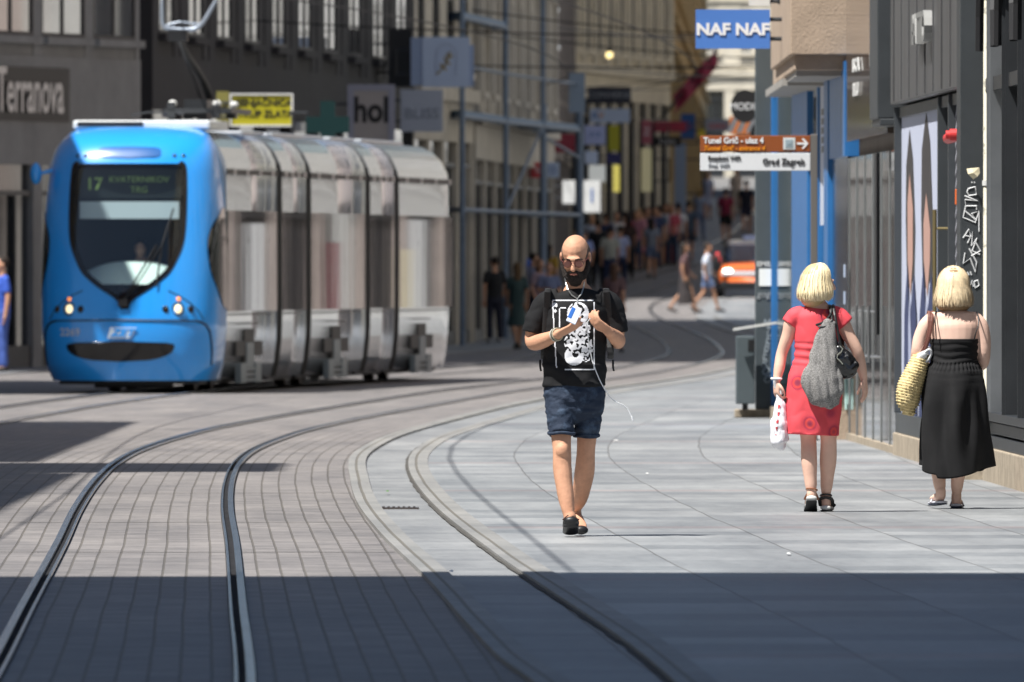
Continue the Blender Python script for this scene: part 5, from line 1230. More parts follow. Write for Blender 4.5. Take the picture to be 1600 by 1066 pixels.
# necklace and bracelets
def on_shirt(px, py, off=.006, bv=None):
    h = (bv or sb).ray_cast(Vector((PX(px), -2, PZ(py))), Vector((0, 1, 0))); return (PX(px), (h[0].y if h[0] else -.1) - off, PZ(py))
bb_ = bvh_of(bme)
mb = MB(); mb.wire([tuple(Vector(on_shirt(px, py, .006)) if py > 449 else Vector((PX(px), -.075, PZ(py)))) for px, py in ((882, 432), (884, 442), (887, 452), (893, 461), (902, 467), (908, 460), (912, 448), (913, 440))], .0042, 6); mb.wire([on_shirt(902, 467), on_shirt(902, 475)], .005); obj('necklace', mb, mat('silver chain', (.5, .5, .48), .3, .8), man)
d_ = (Vector(WA) - Vector(EA)).normalized()
def ring(c, ax, r, t): 
    a = ax.orthogonal().normalized(); b = ax.cross(a); return [tuple(Vector(c) + a * math.cos(q) * r + b * math.sin(q) * r) for q in [2*PI*i/18 for i in range(19)]]
for o_, m_ in ((.010, (.45, .42, .30)), (.022, (.10, .09, .07)), (.032, (.55, .53, .45))):
    mb = MB(); mb.wire(ring(Vector(WA) - Vector((.60, -.75, .18)).normalized() * o_, Vector((.52, -.83, .15)).normalized(), .036, 0), .0042, 6); obj('bracelet', mb, mat('bracelet%d' % int(o_ * 1000), m_, .7), man)
# backpack (rests on the man)
bpk = thing('backpack', 'black backpack worn by the bearded man in the black T-shirt', 'backpack', (XM + .02, Ym + .2, 1.2)); mb = MB(); mb.tube([(0, .0, -.24), (0, .0, 0), (0, -.02, .18)], [(.165, .08), (.175, .09), (.14, .07)], 20, 4); obj('bag', remesh(mb, 'bag', .01, 2), mat('backpack black', (.011, .011, .012), .75), bpk)
mb = MB()
for s, xs in ((-1, (856, 854, 852)), (1, (947, 950, 952))):
    pp = [(PX(xs[0]) , .03, 1.438)] + [on_shirt(xs[0], 452, .004), on_shirt(xs[1], 480, .004), on_shirt(xs[2], 515, .003), on_shirt(xs[2] - s * -2, 550, .004)] + [(PX(xs[2]) + s * .008, .10, 1.05)]
    pp = [tuple(Vector(p) - Vector((.02, .2, 1.2))) for p in pp]; v, f = tube(pp, [(.019, .004)] * len(pp), 10, 4, True, side=(1, 0, 0)); mb.add(v, f)
obj('shoulder_strap', mb, mat('strap dark', (.013, .013, .014), .75), bpk)
mb = MB(); 
for x in (PX(844), PX(958)): mb.wire([(x - .02, -.12, -.16), (x - .02, -.14, -.20), (x - .015, -.14, -.225)], .006)
obj('strap_end', mb, 'black', bpk)
# phone with white-blue back, cable
ph = thing('phone', 'pale blue phone held in the bearded man\'s hand', 'phone', (XM + PX(896), Ym - .345, PZ(494)), 0)
ph.rotation_euler = (math.radians(-40), math.radians(25), 0); mb = MB(); mb.box(-.030, .030, -.005, .005, -.055, .06); obj('body', mb, mat('phone pale', (.70, .76, .88), .25), ph, bevel=.004); mb = MB(); mb.box(-.031, -.008, -.008, -.005, -.03, .055); obj('case', mb, mat('phone blue', (.04, .14, .45), .3), ph, bevel=.002)
cb_ = thing('earphone_cable', 'thin white cable trailing from the bearded man\'s hand and swinging beside his hip', 'cable', (XM, Ym, 0))
mb = MB(); mb.wire([(PX(px), y, PZ(py)) for px, py, y in ((922, 497, -.33), (916, 505, -.31), (919, 530, -.26), (922, 548, -.20), (925, 563, -.185), (931, 580, -.19), (936, 592, -.19), (940, 600, -.19), (947, 612, -.17), (953, 621, -.15), (962, 628, -.12), (972, 632, -.11), (980, 638, -.10), (984, 646, -.10), (987, 653, -.10))], .0032, 6); mb.tube([(PX(987), -.10, PZ(651)), (PX(988.5), -.10, PZ(657))], [.005, .005], 8, 1); obj('cord', mb, 'white', cb_)

# ---- woman in the red dress
Yr = 110.9; XR = at(1275, Yr); qx = lambda px: (px - 1275) / 240.5; qz = lambda py: (800 - py) / 240.5
wr = thing('person', 'woman in red patterned dress walking away with her head turned to the shops', 'person', (XR, Yr, 0))
SKR = mat('woman skin', (.74, .47, .36), .5, var=.06, vscale=12, spec=.35)
HRr = Matrix.Rotation(math.radians(118), 3, 'Z') @ Matrix.Rotation(math.radians(4), 3, 'X'); HCr = (qx(1281), 0, 1.492)
mb = MB(); head_parts(mb, HCr, HRr, .94)
mb.tube([(.005, .01, 1.30), (.01, .0, 1.38), (.012, .0, 1.44)], [(.08, .06), (.048, .05), (.045, .048)], 14, 4)
mb.tube([(-.01, 0, .75), (-.01, 0, .88), (-.005, 0, 1.03), (.005, 0, 1.18), (.008, 0, 1.28), (.01, .005, 1.325)], [(.16, .12), (.165, .12), (.125, .095), (.14, .10), (.145, .09), (.08, .065)], 20, 4)
limb(mb, [(-.115, 0, 1.28), (-.155, 0, 1.235), (-.182, .01, 1.14), (-.222, .02, 1.03), (-.238, .0, .94), (-.257, -.02, .845)], [.052, .052, .044, .037, .037, .024])
hand_parts(mb, (-.258, -.02, .845), (.02, -.05, -1), (.6, .3, 0), side=1, k=.95, curl=1.15)
limb(mb, [(.125, 0, 1.28), (.165, 0, 1.235), (.215, .0, 1.14), (.268, .0, 1.045), (.290, .03, .96), (.312, .06, .865)], [.052, .052, .044, .038, .037, .025])
hand_parts(mb, (.314, .06, .86), (.10, .1, -1), (-.7, .3, 0), side=-1, k=.98, curl=.45)
limb(mb, [(-.075, 0, .80), (-.06, .01, .62), (-.048, .02, .47), (-.045, .0, .34), (-.035, -.01, .20), (-.028, -.02, .115)], [.085, .072, .052, .053, .042, .028])
limb(mb, [(.065, 0, .80), (.075, .0, .62), (.082, .01, .47), (.080, .04, .34), (.072, .07, .20), (.066, .09, .10)], [.085, .072, .053, .056, .043, .029])
foot_parts(mb, (-.028, -.02, .13), (-.030, -.045, .10), (-.035, .13, .02), .92); foot_parts(mb, (.066, .09, .09), (.064, .06, .03), (.085, .27, .02), .92)
wrm = remesh(mb, 'body', .0065, 2); obj('body', wrm, SKR, wr)
m, t, p = new_mat('red dress'); p.inputs['Roughness'].default_value = .75
N = t.nodes; Lk = t.links; tc = N.new('ShaderNodeTexCoord'); vo = N.new('ShaderNodeTexVoronoi'); vo.inputs['Scale'].default_value = 6.2; vo.inputs['Randomness'].default_value = .9; Lk.new(tc.outputs['Object'], vo.inputs[0])
rp = N.new('ShaderNodeValToRGB'); el = rp.color_ramp.elements; el[0].position = 0; el[0].color = (.22, .012, .05, 1); el[1].position = .42; el[1].color = (.76, .075, .095, 1)
for pos, c in ((.12, (.30, .03, .07, 1)), (.20, (.72, .06, .05, 1)), (.27, (.42, .03, .07, 1)), (.33, (.66, .06, .085, 1))): e_ = el.new(pos); e_.color = c
Lk.new(vo.outputs['Distance'], rp.inputs[0])
gt = N.new('ShaderNodeMath'); gt.operation = 'GREATER_THAN'; gt.inputs[1].default_value = .12; sp_ = N.new('ShaderNodeSeparateColor'); Lk.new(vo.outputs['Color'], sp_.inputs[0]); Lk.new(sp_.outputs[0], gt.inputs[0])
mx = N.new('ShaderNodeMix'); mx.data_type = 'RGBA'; Lk.new(gt.outputs[0], mx.inputs[0]); mx.inputs[6].default_value = (.76, .075, .095, 1); Lk.new(rp.outputs[0], mx.inputs[7]); Lk.new(mx.outputs[2], p.inputs['Base Color']); RD = m
mb = MB()
mb.tube([(-.03, 0, .500), (-.025, 0, .60), (-.012, 0, .74), (-.008, .0, .86), (-.005, 0, 1.02), (.004, 0, 1.16), (.008, 0, 1.255), (.010, .005, 1.31), (.012, .005, 1.335)], [(.176, .13), (.182, .135), (.185, .138), (.178, .136), (.135, .112), (.150, .115), (.158, .105), (.125, .085), (.06, .055)], 28, 5, 0, 'flat')
limb(mb, [(-.08, 0, 1.285), (-.135, 0, 1.262), (-.172, .0, 1.218)], [.060, .066, .058], 16, cap='flat'); limb(mb, [(.09, 0, 1.285), (.145, 0, 1.266), (.196, .0, 1.218)], [.060, .066, .062], 16, cap='flat')
dm = remesh(mb, 'dress', .0075, 2)
displace(dm, lambda co, n: folds(7, .006, (1, 1, .8), 2)(co, n) + (.009 * math.sin(math.atan2(co.y, co.x + .02) * 6 + co.z * 6) * max(0, (.75 - co.z) / .25) * (1 - abs(n.z)) if co.z < .75 else 0) + (.004 * math.sin(co.z * 120 + co.x * 14) if .95 < co.z < 1.10 else 0))
dress = obj('dress', dm, RD, wr)
H1, H2, H3 = mat('hair blonde', (.84, .70, .44), .5, var=.2, vscale=30), mat('hair honey', (.58, .43, .22), .5), mat('hair pale', (.95, .82, .55), .4)
HZ = Matrix.Rotation(math.radians(118), 3, 'Z')
mb = MB(); mb.ell((HCr[0] - .030, -.018, 1.515), (.088, .090, .100), 24, 14); mb.tube([(HCr[0] - .044, -.026, 1.50), (HCr[0] - .048, -.026, 1.43), (HCr[0] - .050, -.026, 1.385)], [(.086, .080), (.088, .078), (.078, .07)], 24, 3); hb = obj('hair', remesh(mb, 'hair', .008, 1), H2, wr)
strands('strands', (HCr[0] - .022, -.012, 1.500), HZ, .104, .108, .116, .122, 1.12, [H1, H2, H3], hb, 900, .011, 1.14, (.0, -.03), 3, .6)
strands('strands', (HCr[0] - .022, -.012, 1.502), HZ, .110, .114, .119, .115, 1.0, [H3, H2], hb, 60, .004, 1.22, (.0, -.03), 23, .2)
# sandals
def sandal(parent, heel, toe, m1, m2, thick=.028, straps=True, kw=.044):
    h, t_ = Vector(heel), Vector(toe); up = Vector((0, 0, 1)); d = (t_ - h).normalized(); n_ = d.cross(Vector((1, 0, 0))); n_ = n_ if n_.z > 0 else -n_
    mb = MB(); mb.tube([h - d * .015, h.lerp(t_, .4), h.lerp(t_, .75), t_ + d * .02], [(kw * .8, thick / 2), (kw * .8, thick / 2), (kw, thick / 2), (kw * .8, thick / 2)], 16, 3); so_ = obj('sandal', mb, m1, parent, True)
    mb = MB(); q = -n_ * thick * .62; mb.tube([h - d * .016 + q, h.lerp(t_, .4) + q, h.lerp(t_, .75) + q, t_ + d * .021 + q], [(kw * .82, .006), (kw * .82, .006), (kw * 1.02, .006), (kw * .8, .006)], 16, 3); obj('sole', mb, m2, so_, True)
    return so_
BKL = mat('black leather', (.012, .011, .011), .4); 
s_ = sandal(wr, (-.030, -.055, .085), (-.035, .12, .012), M['offwhite'], M['rubber'], .034); mb = MB(); mb.wire(ring((-.028, -.02, .145), Vector((.1, .2, 1)).normalized(), .036, 0), .005); mb.tube([(-.07, -.0, .08), (-.045, -.03, .125), (-.01, -.03, .125), (.01, .0, .08)], [(.012, .004)] * 4, 8, 3); obj('strap', mb, mat('tan strap', (.25, .10, .05), .6), s_)
s_ = sandal(wr, (.064, .055, .026), (.085, .25, .016), M['offwhite'], M['rubber'], .030); mb = MB(); mb.wire(ring((.066, .08, .105), Vector((0, .2, 1)).normalized(), .036, 0), .006); mb.tube([(.03, .08, .04), (.03, .06, .085), (.10, .06, .085), (.11, .09, .04)], [(.012, .005)] * 4, 8, 3); mb.tube([(.04, .2, .03), (.08, .19, .06), (.12, .2, .03)], [(.02, .005)] * 3, 8, 3); obj('strap', mb, BKL, s_)
mb = MB(); mb.wire(ring((-.258, -.02, .865), Vector((.02, 0, 1)), .030, 0), .010); obj('scrunchie', mb, 'white', wr)
# grey cloth tote, black handbag, white carrier bag
tote = thing('tote_bag', 'grey crumpled cloth tote bag hanging from the shoulder of the woman in red', 'bag', (XR, Yr, 0))
TG = mat('grey speckled cloth', (.14, .135, .13), .9, col2=(.31, .30, .29), thr=(.4, .6), vscale=120)
mb = MB(); mb.tube([(.085, -.155, 1.235), (.06, -.165, 1.12), (.045, -.175, .98), (.035, -.18, .86), (.07, -.18, .76), (.10, -.17, .70)], [(.045, .02), (.072, .035), (.10, .05), (.135, .06), (.12, .055), (.05, .03)], 24, 5)
mb.tube([(-.03, -.17, .92), (-.07, -.18, .87)], [.03, .028], 12, 3)
tm = remesh(mb, 'bag', .007, 1); displace(tm, lambda co, n: folds(7, .016, (1.6, 1, .28), 6)(co, n) + .0025 * math.sin(co.x * 110 + co.z * 25)); obj('bag', tm, TG, tote)
mb = MB(); mb.tube([(-.0, -.15, 1.215), (.05, -.145, 1.235), (.095, -.125, 1.285), (.10, -.09, 1.325), (.095, .0, 1.335)], [(.008, .006)] * 5, 8, 3); mb.tube([(.012, -.165, 1.205), (.06, -.17, 1.21), (.10, -.16, 1.25)], [(.006, .012)] * 3, 8, 3); obj('handle', mb, 'black', tote)
hbg = thing('handbag', 'shiny black leather handbag on the shoulder of the woman in red', 'bag', (XR, Yr, 0))
mb = MB(); mb.tube([(.13, -.14, 1.06), (.165, -.15, .98), (.20, -.15, .93), (.215, -.145, .90)], [(.05, .035), (.085, .05), (.085, .05), (.055, .035)], 20, 5); mb.tube([(.10, -.14, 1.08), (.13, -.16, 1.0), (.15, -.16, .95)], [(.03, .03), (.04, .04), (.03, .03)], 14, 3)
gm = remesh(mb, 'bag', .006, 1); displace(gm, folds(13, .010, (1, 1, 1), 9)); obj('bag', gm, mat('glossy black leather', (.010, .010, .011), .22, spec=.7), hbg)
mb = MB()
for o_ in (0, .022): mb.tube([(.145 + o_, -.16, 1.05), (.125 + o_, -.16, 1.13), (.108 + o_, -.145, 1.22), (.095 + o_, -.11, 1.30), (.09 + o_, -.05, 1.338), (.09 + o_, .03, 1.33), (.14 + o_, .10, 1.2), (.18, .05, 1.05)], [(.009, .005)] * 8, 8, 3)
obj('strap', mb, BKL, hbg)
mb = MB(); mb.wire([(.15 + .02 * math.sin(i * 1.3), -.20, 1.08 - i * .02) for i in range(7)], .006); mb.ell((.115, -.20, .945), (.012, .012, .014)); obj('chain', mb, mat('bag chain', (.6, .58, .5), .25, .9), hbg)
pb_ = thing('carrier_bag', 'white plastic carrier bag held in the left hand of the woman in red', 'bag', (XR, Yr, 0))
mb = MB(); mb.tube([(-.250, -.03, .80), (-.240, -.03, .74), (-.232, -.03, .68), (-.240, -.03, .56), (-.238, -.03, .46), (-.225, -.03, .425)], [(.012, .012), (.022, .018), (.038, .03), (.058, .05), (.060, .055), (.03, .03)], 20, 5)
cm = remesh(mb, 'bag', .006, 1); displace(cm, folds(16, .008, (1.6, 1.6, .6), 12)); cbm = obj('bag', cm, mat('white plastic', (.80, .80, .84), .25, spec=.6), pb_)
cbv = bvh_of(cm)
decal('lettering', cbv, lambda x, z: (int((z - .48) / .024) % 2 == 0) and abs(x - (-.262 - (z - .5) * -.12)) < .007 and noise.noise(Vector((x * 300, 0, z * 90))) > -.35, -.30, -.20, .50, .70, .004, RDS, cbm, .003)
mb = MB(); mb.tube([(-.250, -.03, .79), (-.262, -.03, .81), (-.268, -.04, .85)], [.010, .012, .012], 8, 2); mb.tube([(-.245, -.03, .79), (-.235, -.04, .80), (-.228, -.04, .77)], [.010, .014, .012], 8, 2); obj('handle', mb, 'white', pb_)

# ---- woman in the black dress
Yk = 112.3; XK = at(1487, Yk); kx = lambda px: (px - 1487) / 237.4; kz = lambda py: (795 - py) / 237.4
wk = thing('person', 'blonde woman in strappy black sundress and flip-flops walking away near the shop windows', 'person', (XK, Yk, 0))
SKK = mat('pale woman skin', (.80, .54, .43), .5, var=.05, vscale=12, spec=.35)
R0 = Matrix.Rotation(PI, 3, 'Z')
mb = MB(); head_parts(mb, (.012, .0, 1.455), R0, .95)
mb.tube([(.015, .01, 1.26), (.012, .0, 1.335), (.012, .0, 1.40)], [(.10, .06), (.052, .05), (.048, .05)], 14, 4)
mb.tube([(.015, 0, .80), (.015, 0, .95), (.018, 0, 1.08), (.018, 0, 1.19), (.015, 0, 1.265), (.014, .005, 1.305)], [(.16, .12), (.145, .115), (.155, .12), (.17, .115), (.155, .09), (.08, .06)], 22, 4)
limb(mb, [(-.12, 0, 1.25), (-.168, 0, 1.205), (-.205, .0, 1.12), (-.225, .0, 1.035), (-.225, .08, .985), (-.20, .22, .95)], [.052, .052, .050, .043, .043, .028])
limb(mb, [(.145, 0, 1.25), (.190, 0, 1.205), (.210, .0, 1.12), (.213, .01, 1.0), (.20, .09, .95), (.15, .22, .93)], [.052, .050, .048, .042, .040, .028])
hand_parts(mb, (-.20, .22, .95), (.3, .9, 0), (.3, 0, -.8), side=1, k=.95, curl=.8); hand_parts(mb, (.15, .22, .93), (-.3, .9, 0), (-.3, 0, -.8), side=-1, k=.95, curl=.8)
limb(mb, [(-.08, 0, .80), (-.09, .02, .55), (-.090, .05, .40), (-.088, .04, .28), (-.080, .02, .17), (-.072, .0, .11)], [.09, .075, .056, .054, .042, .030])
limb(mb, [(.09, 0, .80), (.06, .0, .55), (.052, .0, .40), (.048, .02, .28), (.038, .05, .17), (.033, .06, .09)], [.09, .075, .056, .055, .043, .030])
foot_parts(mb, (-.072, .0, .12), (-.068, -.015, .06), (-.115, .15, .05), .95); foot_parts(mb, (.033, .06, .09), (.030, .03, .03), (.045, .25, .02), .95)
obj('body', remesh(mb, 'body', .0065, 2), SKK, wk)
BD = mat('black cotton', (.011, .011, .012), .85, var=.25, vscale=6, sheen=0, spec=.3)
V = []; F = []; nA = 160; ringsD = [(1.118, .018, .158, .124), (1.08, .018, .156, .122), (1.02, .017, .150, .118), (.975, .016, .150, .118), (.955, .016, .156, .124), (.90, .014, .185, .15), (.82, .012, .205, .17), (.70, .012, .222, .19), (.55, .014, .236, .20), (.42, .016, .244, .205), (.32, .018, .246, .205), (.265, .018, .248, .205)]
RS = []
for i in range(len(ringsD) - 1):
    for k in range(5):
        t_ = k / 5; RS.append(tuple(a * (1 - t_) + b * t_ for a, b in zip(ringsD[i], ringsD[i+1])))
RS.append(ringsD[-1])
for z, cx, rx, ry in RS:
    fl = max(0, min(1, (.96 - z) / .25)); 
    for k in range(nA):
        a = 2 * PI * k / nA
        f = fl * (.020 * math.sin(5 * a + 1.1 + z * 2.5) + .010 * math.sin(9 * a + 2 * z * 3 + 2 * noise.noise(Vector((a, z * 3, 1)))) + .034 * noise.noise(Vector((math.cos(a) * 2.2, math.sin(a) * 2.2, z * 2.6)))) + (1 - fl) * (.0035 * math.sin(z * 150 + 3 * noise.noise(Vector((a, z * 8, 0)))) if z < 1.10 else 0)
        if .90 < z < .96: f += .006 * math.sin(38 * a)
        hemz = (.028 * math.sin(a * 2 + 2.4) - .045 * (1 if math.sin(a) < 0 else 0) * abs(math.sin(a)) * (.4 + .6 * (math.cos(a) > -.5))) * max(0, (.5 - z) / .25)
        rs = 1 - .07 * fl; V.append((cx + (rx * rs + f) * math.cos(a), (ry + f) * math.sin(a), z + hemz))
nR = len(RS)
for j in range(nR - 1):
    for k in range(nA): F.append((j*nA+k, j*nA+(k+1) % nA, (j+1)*nA+(k+1) % nA, (j+1)*nA+k))
mb = MB(); mb.add(V, F); dk = obj('dress', mb, BD, wk, True); sdm = dk.modifiers.new('thickness', 'SOLIDIFY'); sdm.thickness = .004
mb = MB()
mb.tube([(.145, -.118, 1.115), (.158, -.118, 1.165), (.175, -.098, 1.22), (.168, -.04, 1.285), (.155, .04, 1.28), (.13, .10, 1.15)], [.0042] * 6, 8, 3); mb.tube([(-.105, -.125, 1.115), (-.108, -.122, 1.18), (-.112, -.09, 1.265), (-.10, .0, 1.295), (-.10, .09, 1.15)], [.0042] * 5, 8, 3); obj('shoulder_strap', mb, 'black', dk)
H4, H5, H6 = mat('streaked blonde', (.78, .62, .40), .5, var=.25, vscale=30), mat('streaked brown', (.30, .19, .09), .5), mat('streaked pale', (.92, .80, .56), .4)
mb = MB(); mb.ell((.012, -.0, 1.482), (.098, .102, .112), 24, 14); mb.tube([(.012, -.008, 1.47), (.012, -.008, 1.40), (.012, -.004, 1.355)], [(.098, .094), (.116, .096), (.118, .088)], 24, 3); hb = obj('hair', remesh(mb, 'hair', .008, 1), H5, wk)
strands('strands', (.012, -.0, 1.478), R0, .108, .108, .122, .138, .75, [H4, H6, H5], hb, 1000, .009, 1.17, (.0, -.02), 8, .2)
strands('strands', (.012, -.0, 1.480), R0, .110, .112, .1235, .060, .75, [H4, H5], hb, 40, .006, 1.02, (.0, -.03), 18)
for hl, te in (((-.066, -.035, .045), (-.115, .16, .035)), ((.030, .02, .024), (.045, .25, .012))):
    s_ = sandal(wk, hl, te, mat('flipflop pale', (.55, .56, .62), .5), mat('flipflop navy', (.02, .03, .06), .5), .020, kw=.046)
    mb = MB(); c_ = Vector(hl).lerp(Vector(te), .55); mb.wire([tuple(c_ + Vector(o_)) for o_ in ((-.045, -.02, .0), (-.03, .02, .035), (.0, .06, .03), (.03, .02, .035), (.045, -.02, .0))], .006); obj('strap', mb, mat('flipflop strap', (.6, .6, .65), .4), s_)
# basket
bk = thing('straw_bag', 'round woven straw shoulder bag carried by the woman in black', 'bag', (XK, Yk, 0))
STR = mat('woven straw', (.66, .53, .27), .8, var=.3, vscale=28, bump=.5, bscale=50)
pts = [(-.20, .0, 1.00), (-.215, -.02, .96), (-.245, -.03, .88), (-.275, -.03, .80), (-.285, -.03, .72), (-.272, -.03, .655), (-.255, -.03, .632)]
mb = MB(); mb.tube(pts, [(.055, .045), (.062, .07), (.075, .10), (.083, .12), (.080, .12), (.058, .09), (.02, .03)], 30, 7)
sm_ = remesh(mb, 'bag', .0065, 1); displace(sm_, lambda co, n: .0048 * math.sin((co.z * 1.0 + co.x * .22) * 330) + .003 * noise.noise(co * 60)); obj('bag', sm_, STR, bk)
mb = MB(); mb.tube([(-.235, -.03, .985), (-.20, -.06, 1.02), (-.155, -.06, 1.055), (-.135, -.05, 1.03), (-.155, -.05, .98), (-.19, -.05, .965)], [(.012, .02)] + [(.010, .022)] * 4 + [(.012, .02)], 10, 4); mb.tube([(-.22, -.05, .98), (-.19, -.065, 1.01), (-.165, -.06, 1.03)], [(.03, .02), (.028, .02), (.015, .015)], 12, 3); obj('lining', mb, 'white', bk, True)
mb = MB(); mb.tube([(-.20, -.06, 1.02), (-.165, -.075, 1.10), (-.15, -.075, 1.18), (-.148, -.055, 1.26), (-.15, .0, 1.30), (-.17, .07, 1.2), (-.21, .08, 1.02)], [(.012, .004)] * 7, 8, 3); mb.tube([(-.18, -.07, 1.03), (-.155, -.082, 1.11), (-.14, -.080, 1.18), (-.13, -.06, 1.26), (-.125, .0, 1.30)], [(.010, .004)] * 5, 8, 3); obj('strap', mb, mat('brown leather', (.16, .06, .045), .5), bk)

# ---- passers-by further up the street
def pose(kind):
    if kind == 'stand': return dict(la=[(-.09, 0, .9), (-.10, 0, .48), (-.11, .02, .09)], lb=[(.09, 0, .9), (.10, -.02, .48), (.11, 0, .09)], aa=[(-.17, 0, 1.42), (-.23, .02, 1.14), (-.20, -.10, .92)], ab=[(.17, 0, 1.42), (.23, .02, 1.14), (.22, -.02, .86)])
    if kind == 'bent': return dict(la=[(-.09, 0, .9), (-.10, 0, .48), (-.11, .02, .09)], lb=[(.09, 0, .9), (.10, -.02, .48), (.11, 0, .09)], aa=[(-.17, 0, 1.42), (-.25, .0, 1.15), (-.08, -.24, 1.18)], ab=[(.17, 0, 1.42), (.25, .0, 1.15), (.10, -.22, 1.12)])
    return dict(la=[(-.09, 0, .9), (-.10, -.16, .50), (-.10, -.26, .10)], lb=[(.09, 0, .9), (.09, .08, .50), (.09, .36, .16)], aa=[(-.17, 0, 1.42), (-.22, .10, 1.15), (-.22, .06, .90)], ab=[(.17, 0, 1.42), (.22, -.06, 1.15), (.20, -.22, .95)])
PC = {}
def pmesh(pz, kind, bottom, fem):
    key = (pz, bottom, fem, kind)
    if key in PC: return PC[key]
    J = pose(pz); k = .88 if fem else 1.0; out = None; s3 = 1
    def sc(p): return (p[0] * k, p[1], p[2])
    def mid(a, b, t=.5): return tuple(x * (1 - t) + y * t for x, y in zip(a, b))
    if kind == 'body':
        mb = MB(); head_parts(mb, (0, -.015, 1.645), Matrix.Identity(3), .98, 10); mb.tube([(0, .01, 1.38), (0, 0, 1.56)], [(.07, .06), (.052, .055)], 10, 3)
        mb.tube([(0, 0, .86), (0, 0, 1.0), (0, 0, 1.12), (0, 0, 1.3), (0, 0, 1.40), (0, .01, 1.44)], [(.15*k, .10), (.15*k, .10), (.13*k, .10), (.155*k, .11), (.15*k, .09), (.07, .06)], 14, 3)
        for A in ('aa', 'ab'):
            a, b, c = [sc(q) for q in J[A]]; limb(mb, [a, mid(a, b), b, mid(b, c), c], [.052, .046, .040, .037, .027], 10, 3)
            d = (Vector(c) - Vector(b)).normalized(); hand_parts(mb, c, d, (0.3 if A == 'aa' else -.3, -.7, -.2), 1 if A == 'aa' else -1, .6, 1.05)
        for A in ('la', 'lb'):
            a, b, c = [sc(q) for q in J[A]]; limb(mb, [a, mid(a, b), b, mid(b, c, .35), c], [.085, .075, .054, .055, .034], 10, 3)
            lift = c[2] - .09; foot_parts(mb, c, (c[0], c[1] + .03, c[2] - .06), (c[0], c[1] - .17, max(.015, c[2] - .075 - lift)))
        out = remesh(mb, 'body', .014, 1)
    elif kind == 'top':
        mb = MB(); mb.tube([(0, 0, .90), (0, 0, 1.05), (0, 0, 1.2), (0, 0, 1.33), (0, 0, 1.41), (0, .01, 1.455)], [(.175*k, .125), (.16*k, .12), (.17*k, .13), (.178*k, .125), (.155*k, .10), (.07, .06)], 16, 3, 0, 'flat')
        for A in ('aa', 'ab'):
            a, b, c = [sc(q) for q in J[A]]; limb(mb, [mid(a, (0, 0, 1.40), .3), a, mid(a, b, .75)], [.055, .062, .062], 12, 3, 'flat')
        out = remesh(mb, 'shirt', .014, 1); displace(out, folds(6, .008))
    elif kind == 'bottom':
        mb = MB(); mb.tube([(0, 0, .96), (0, 0, .84)], [(.165*k, .12), (.17*k, .125)], 16, 3)
        if bottom in ('trousers', 'shorts'):
            for A in ('la', 'lb'):
                a, b, c = [sc(q) for q in J[A]]
                if bottom == 'shorts': limb(mb, [a, mid(a, b, .7)], [.098, .092], 12, 3, 'flat')
                else: limb(mb, [a, mid(a, b), b, mid(b, c), mid(b, c, .93)], [.098, .088, .072, .068, .062], 12, 3)
        else:
            zb = .50 if bottom == 'skirt' else .22; my = (J['la'][1][1] + J['lb'][1][1]) / 2
            mb.tube([(0, 0, .90), (0, my * .4, .7), (0, my, zb)], [(.17*k, .125), (.20*k, .17), (.24*k, .23 if pz == 'walk' else .18)], 18, 4, 0, 'flat')
        out = remesh(mb, 'bottom', .014, 1); displace(out, folds(7, .008, (1, 1, .5)))
    elif kind == 'hair':
        mb = MB(); 
        mb.ell((0, .022, 1.69), (.084, .095, .092), 16, 10)
        if fem: mb.tube([(0, .045, 1.70), (0, .06, 1.58), (0, .075, 1.42)], [(.085, .07), (.085, .055), (.07, .035)], 14, 3)
        out = remesh(mb, 'hair', .012, 1)
    elif kind == 'shoes':
        mb = MB()
        for A in ('la', 'lb'):
            c = sc(J[A][2]); lift = c[2] - .09
            mb.tube([(c[0], c[1] + .04, c[2] - .05), (c[0], c[1] - .06, c[2] - .055 - lift * .5), (c[0], c[1] - .19, max(.02, c[2] - .065 - lift))], [(.042, .038), (.048, .038), (.04, .02)], 12, 3)
        out = mb.mesh('shoes')
    PC[key] = out; return out
CM = {}
def cm_(c, rough=.8):
    if c not in CM: CM[c] = mat('cloth %.2f %.2f %.2f' % c, c, rough, var=.12, vscale=8)
    return CM[c]
SK_ = [M['skin'], M['skin_pale'], mat('tan skin', (.42, .22, .13), .55)]
def pslot(o, m): 
    o.material_slots[0].link = 'OBJECT'; o.material_slots[0].material = m
def passer(label, px, Y, h, face, pz, fem, top, bottom, bc, hair, sk=0, group=None, shoe=(.03, .03, .03)):
    Y = clampY(px, Y)
    r = thing('person', label, 'person', (at(px, Y), Y, zg(Y)), math.radians(face), group); k = h / 1.78; r.scale = (k, k, k)
    def put(nm, kind, m):
        me = pmesh(pz, kind, bottom if kind == 'bottom' else '', fem)
        if not me.materials: me.materials.append(M['offwhite'])
        o = link(bpy.data.objects.new(nm, me)); o.parent = r; pslot(o, m)
        for p_ in me.polygons: p_.use_smooth = True
        return o
    put('body', 'body', SK_[sk]); put('shirt' if bottom != 'dress' else 'dress', 'top', cm_(top)); put('trousers' if bottom == 'trousers' else 'shorts' if bottom == 'shorts' else 'skirt', 'bottom', cm_(bc))
    put('hair', 'hair', cm_(hair)); put('shoes', 'shoes', cm_(shoe)); return r
BK = (.01, .01, .012); DN = (.03, .05, .10); BH = (.02, .012, .008); BL = (.45, .3, .12); WH = (.7, .7, .72)
passer('person in a bright blue shirt at the left frame edge beside the tram', 3, 262, 1.78, -70, 'stand', False, (.03, .09, .45), 'trousers', (.05, .10, .35), BH)
passer('person in black standing just right of the tram rear', 773, 345, 1.74, 200, 'stand', False, BK, 'trousers', (.012, .014, .03), BH, shoe=(.4, .4, .4))
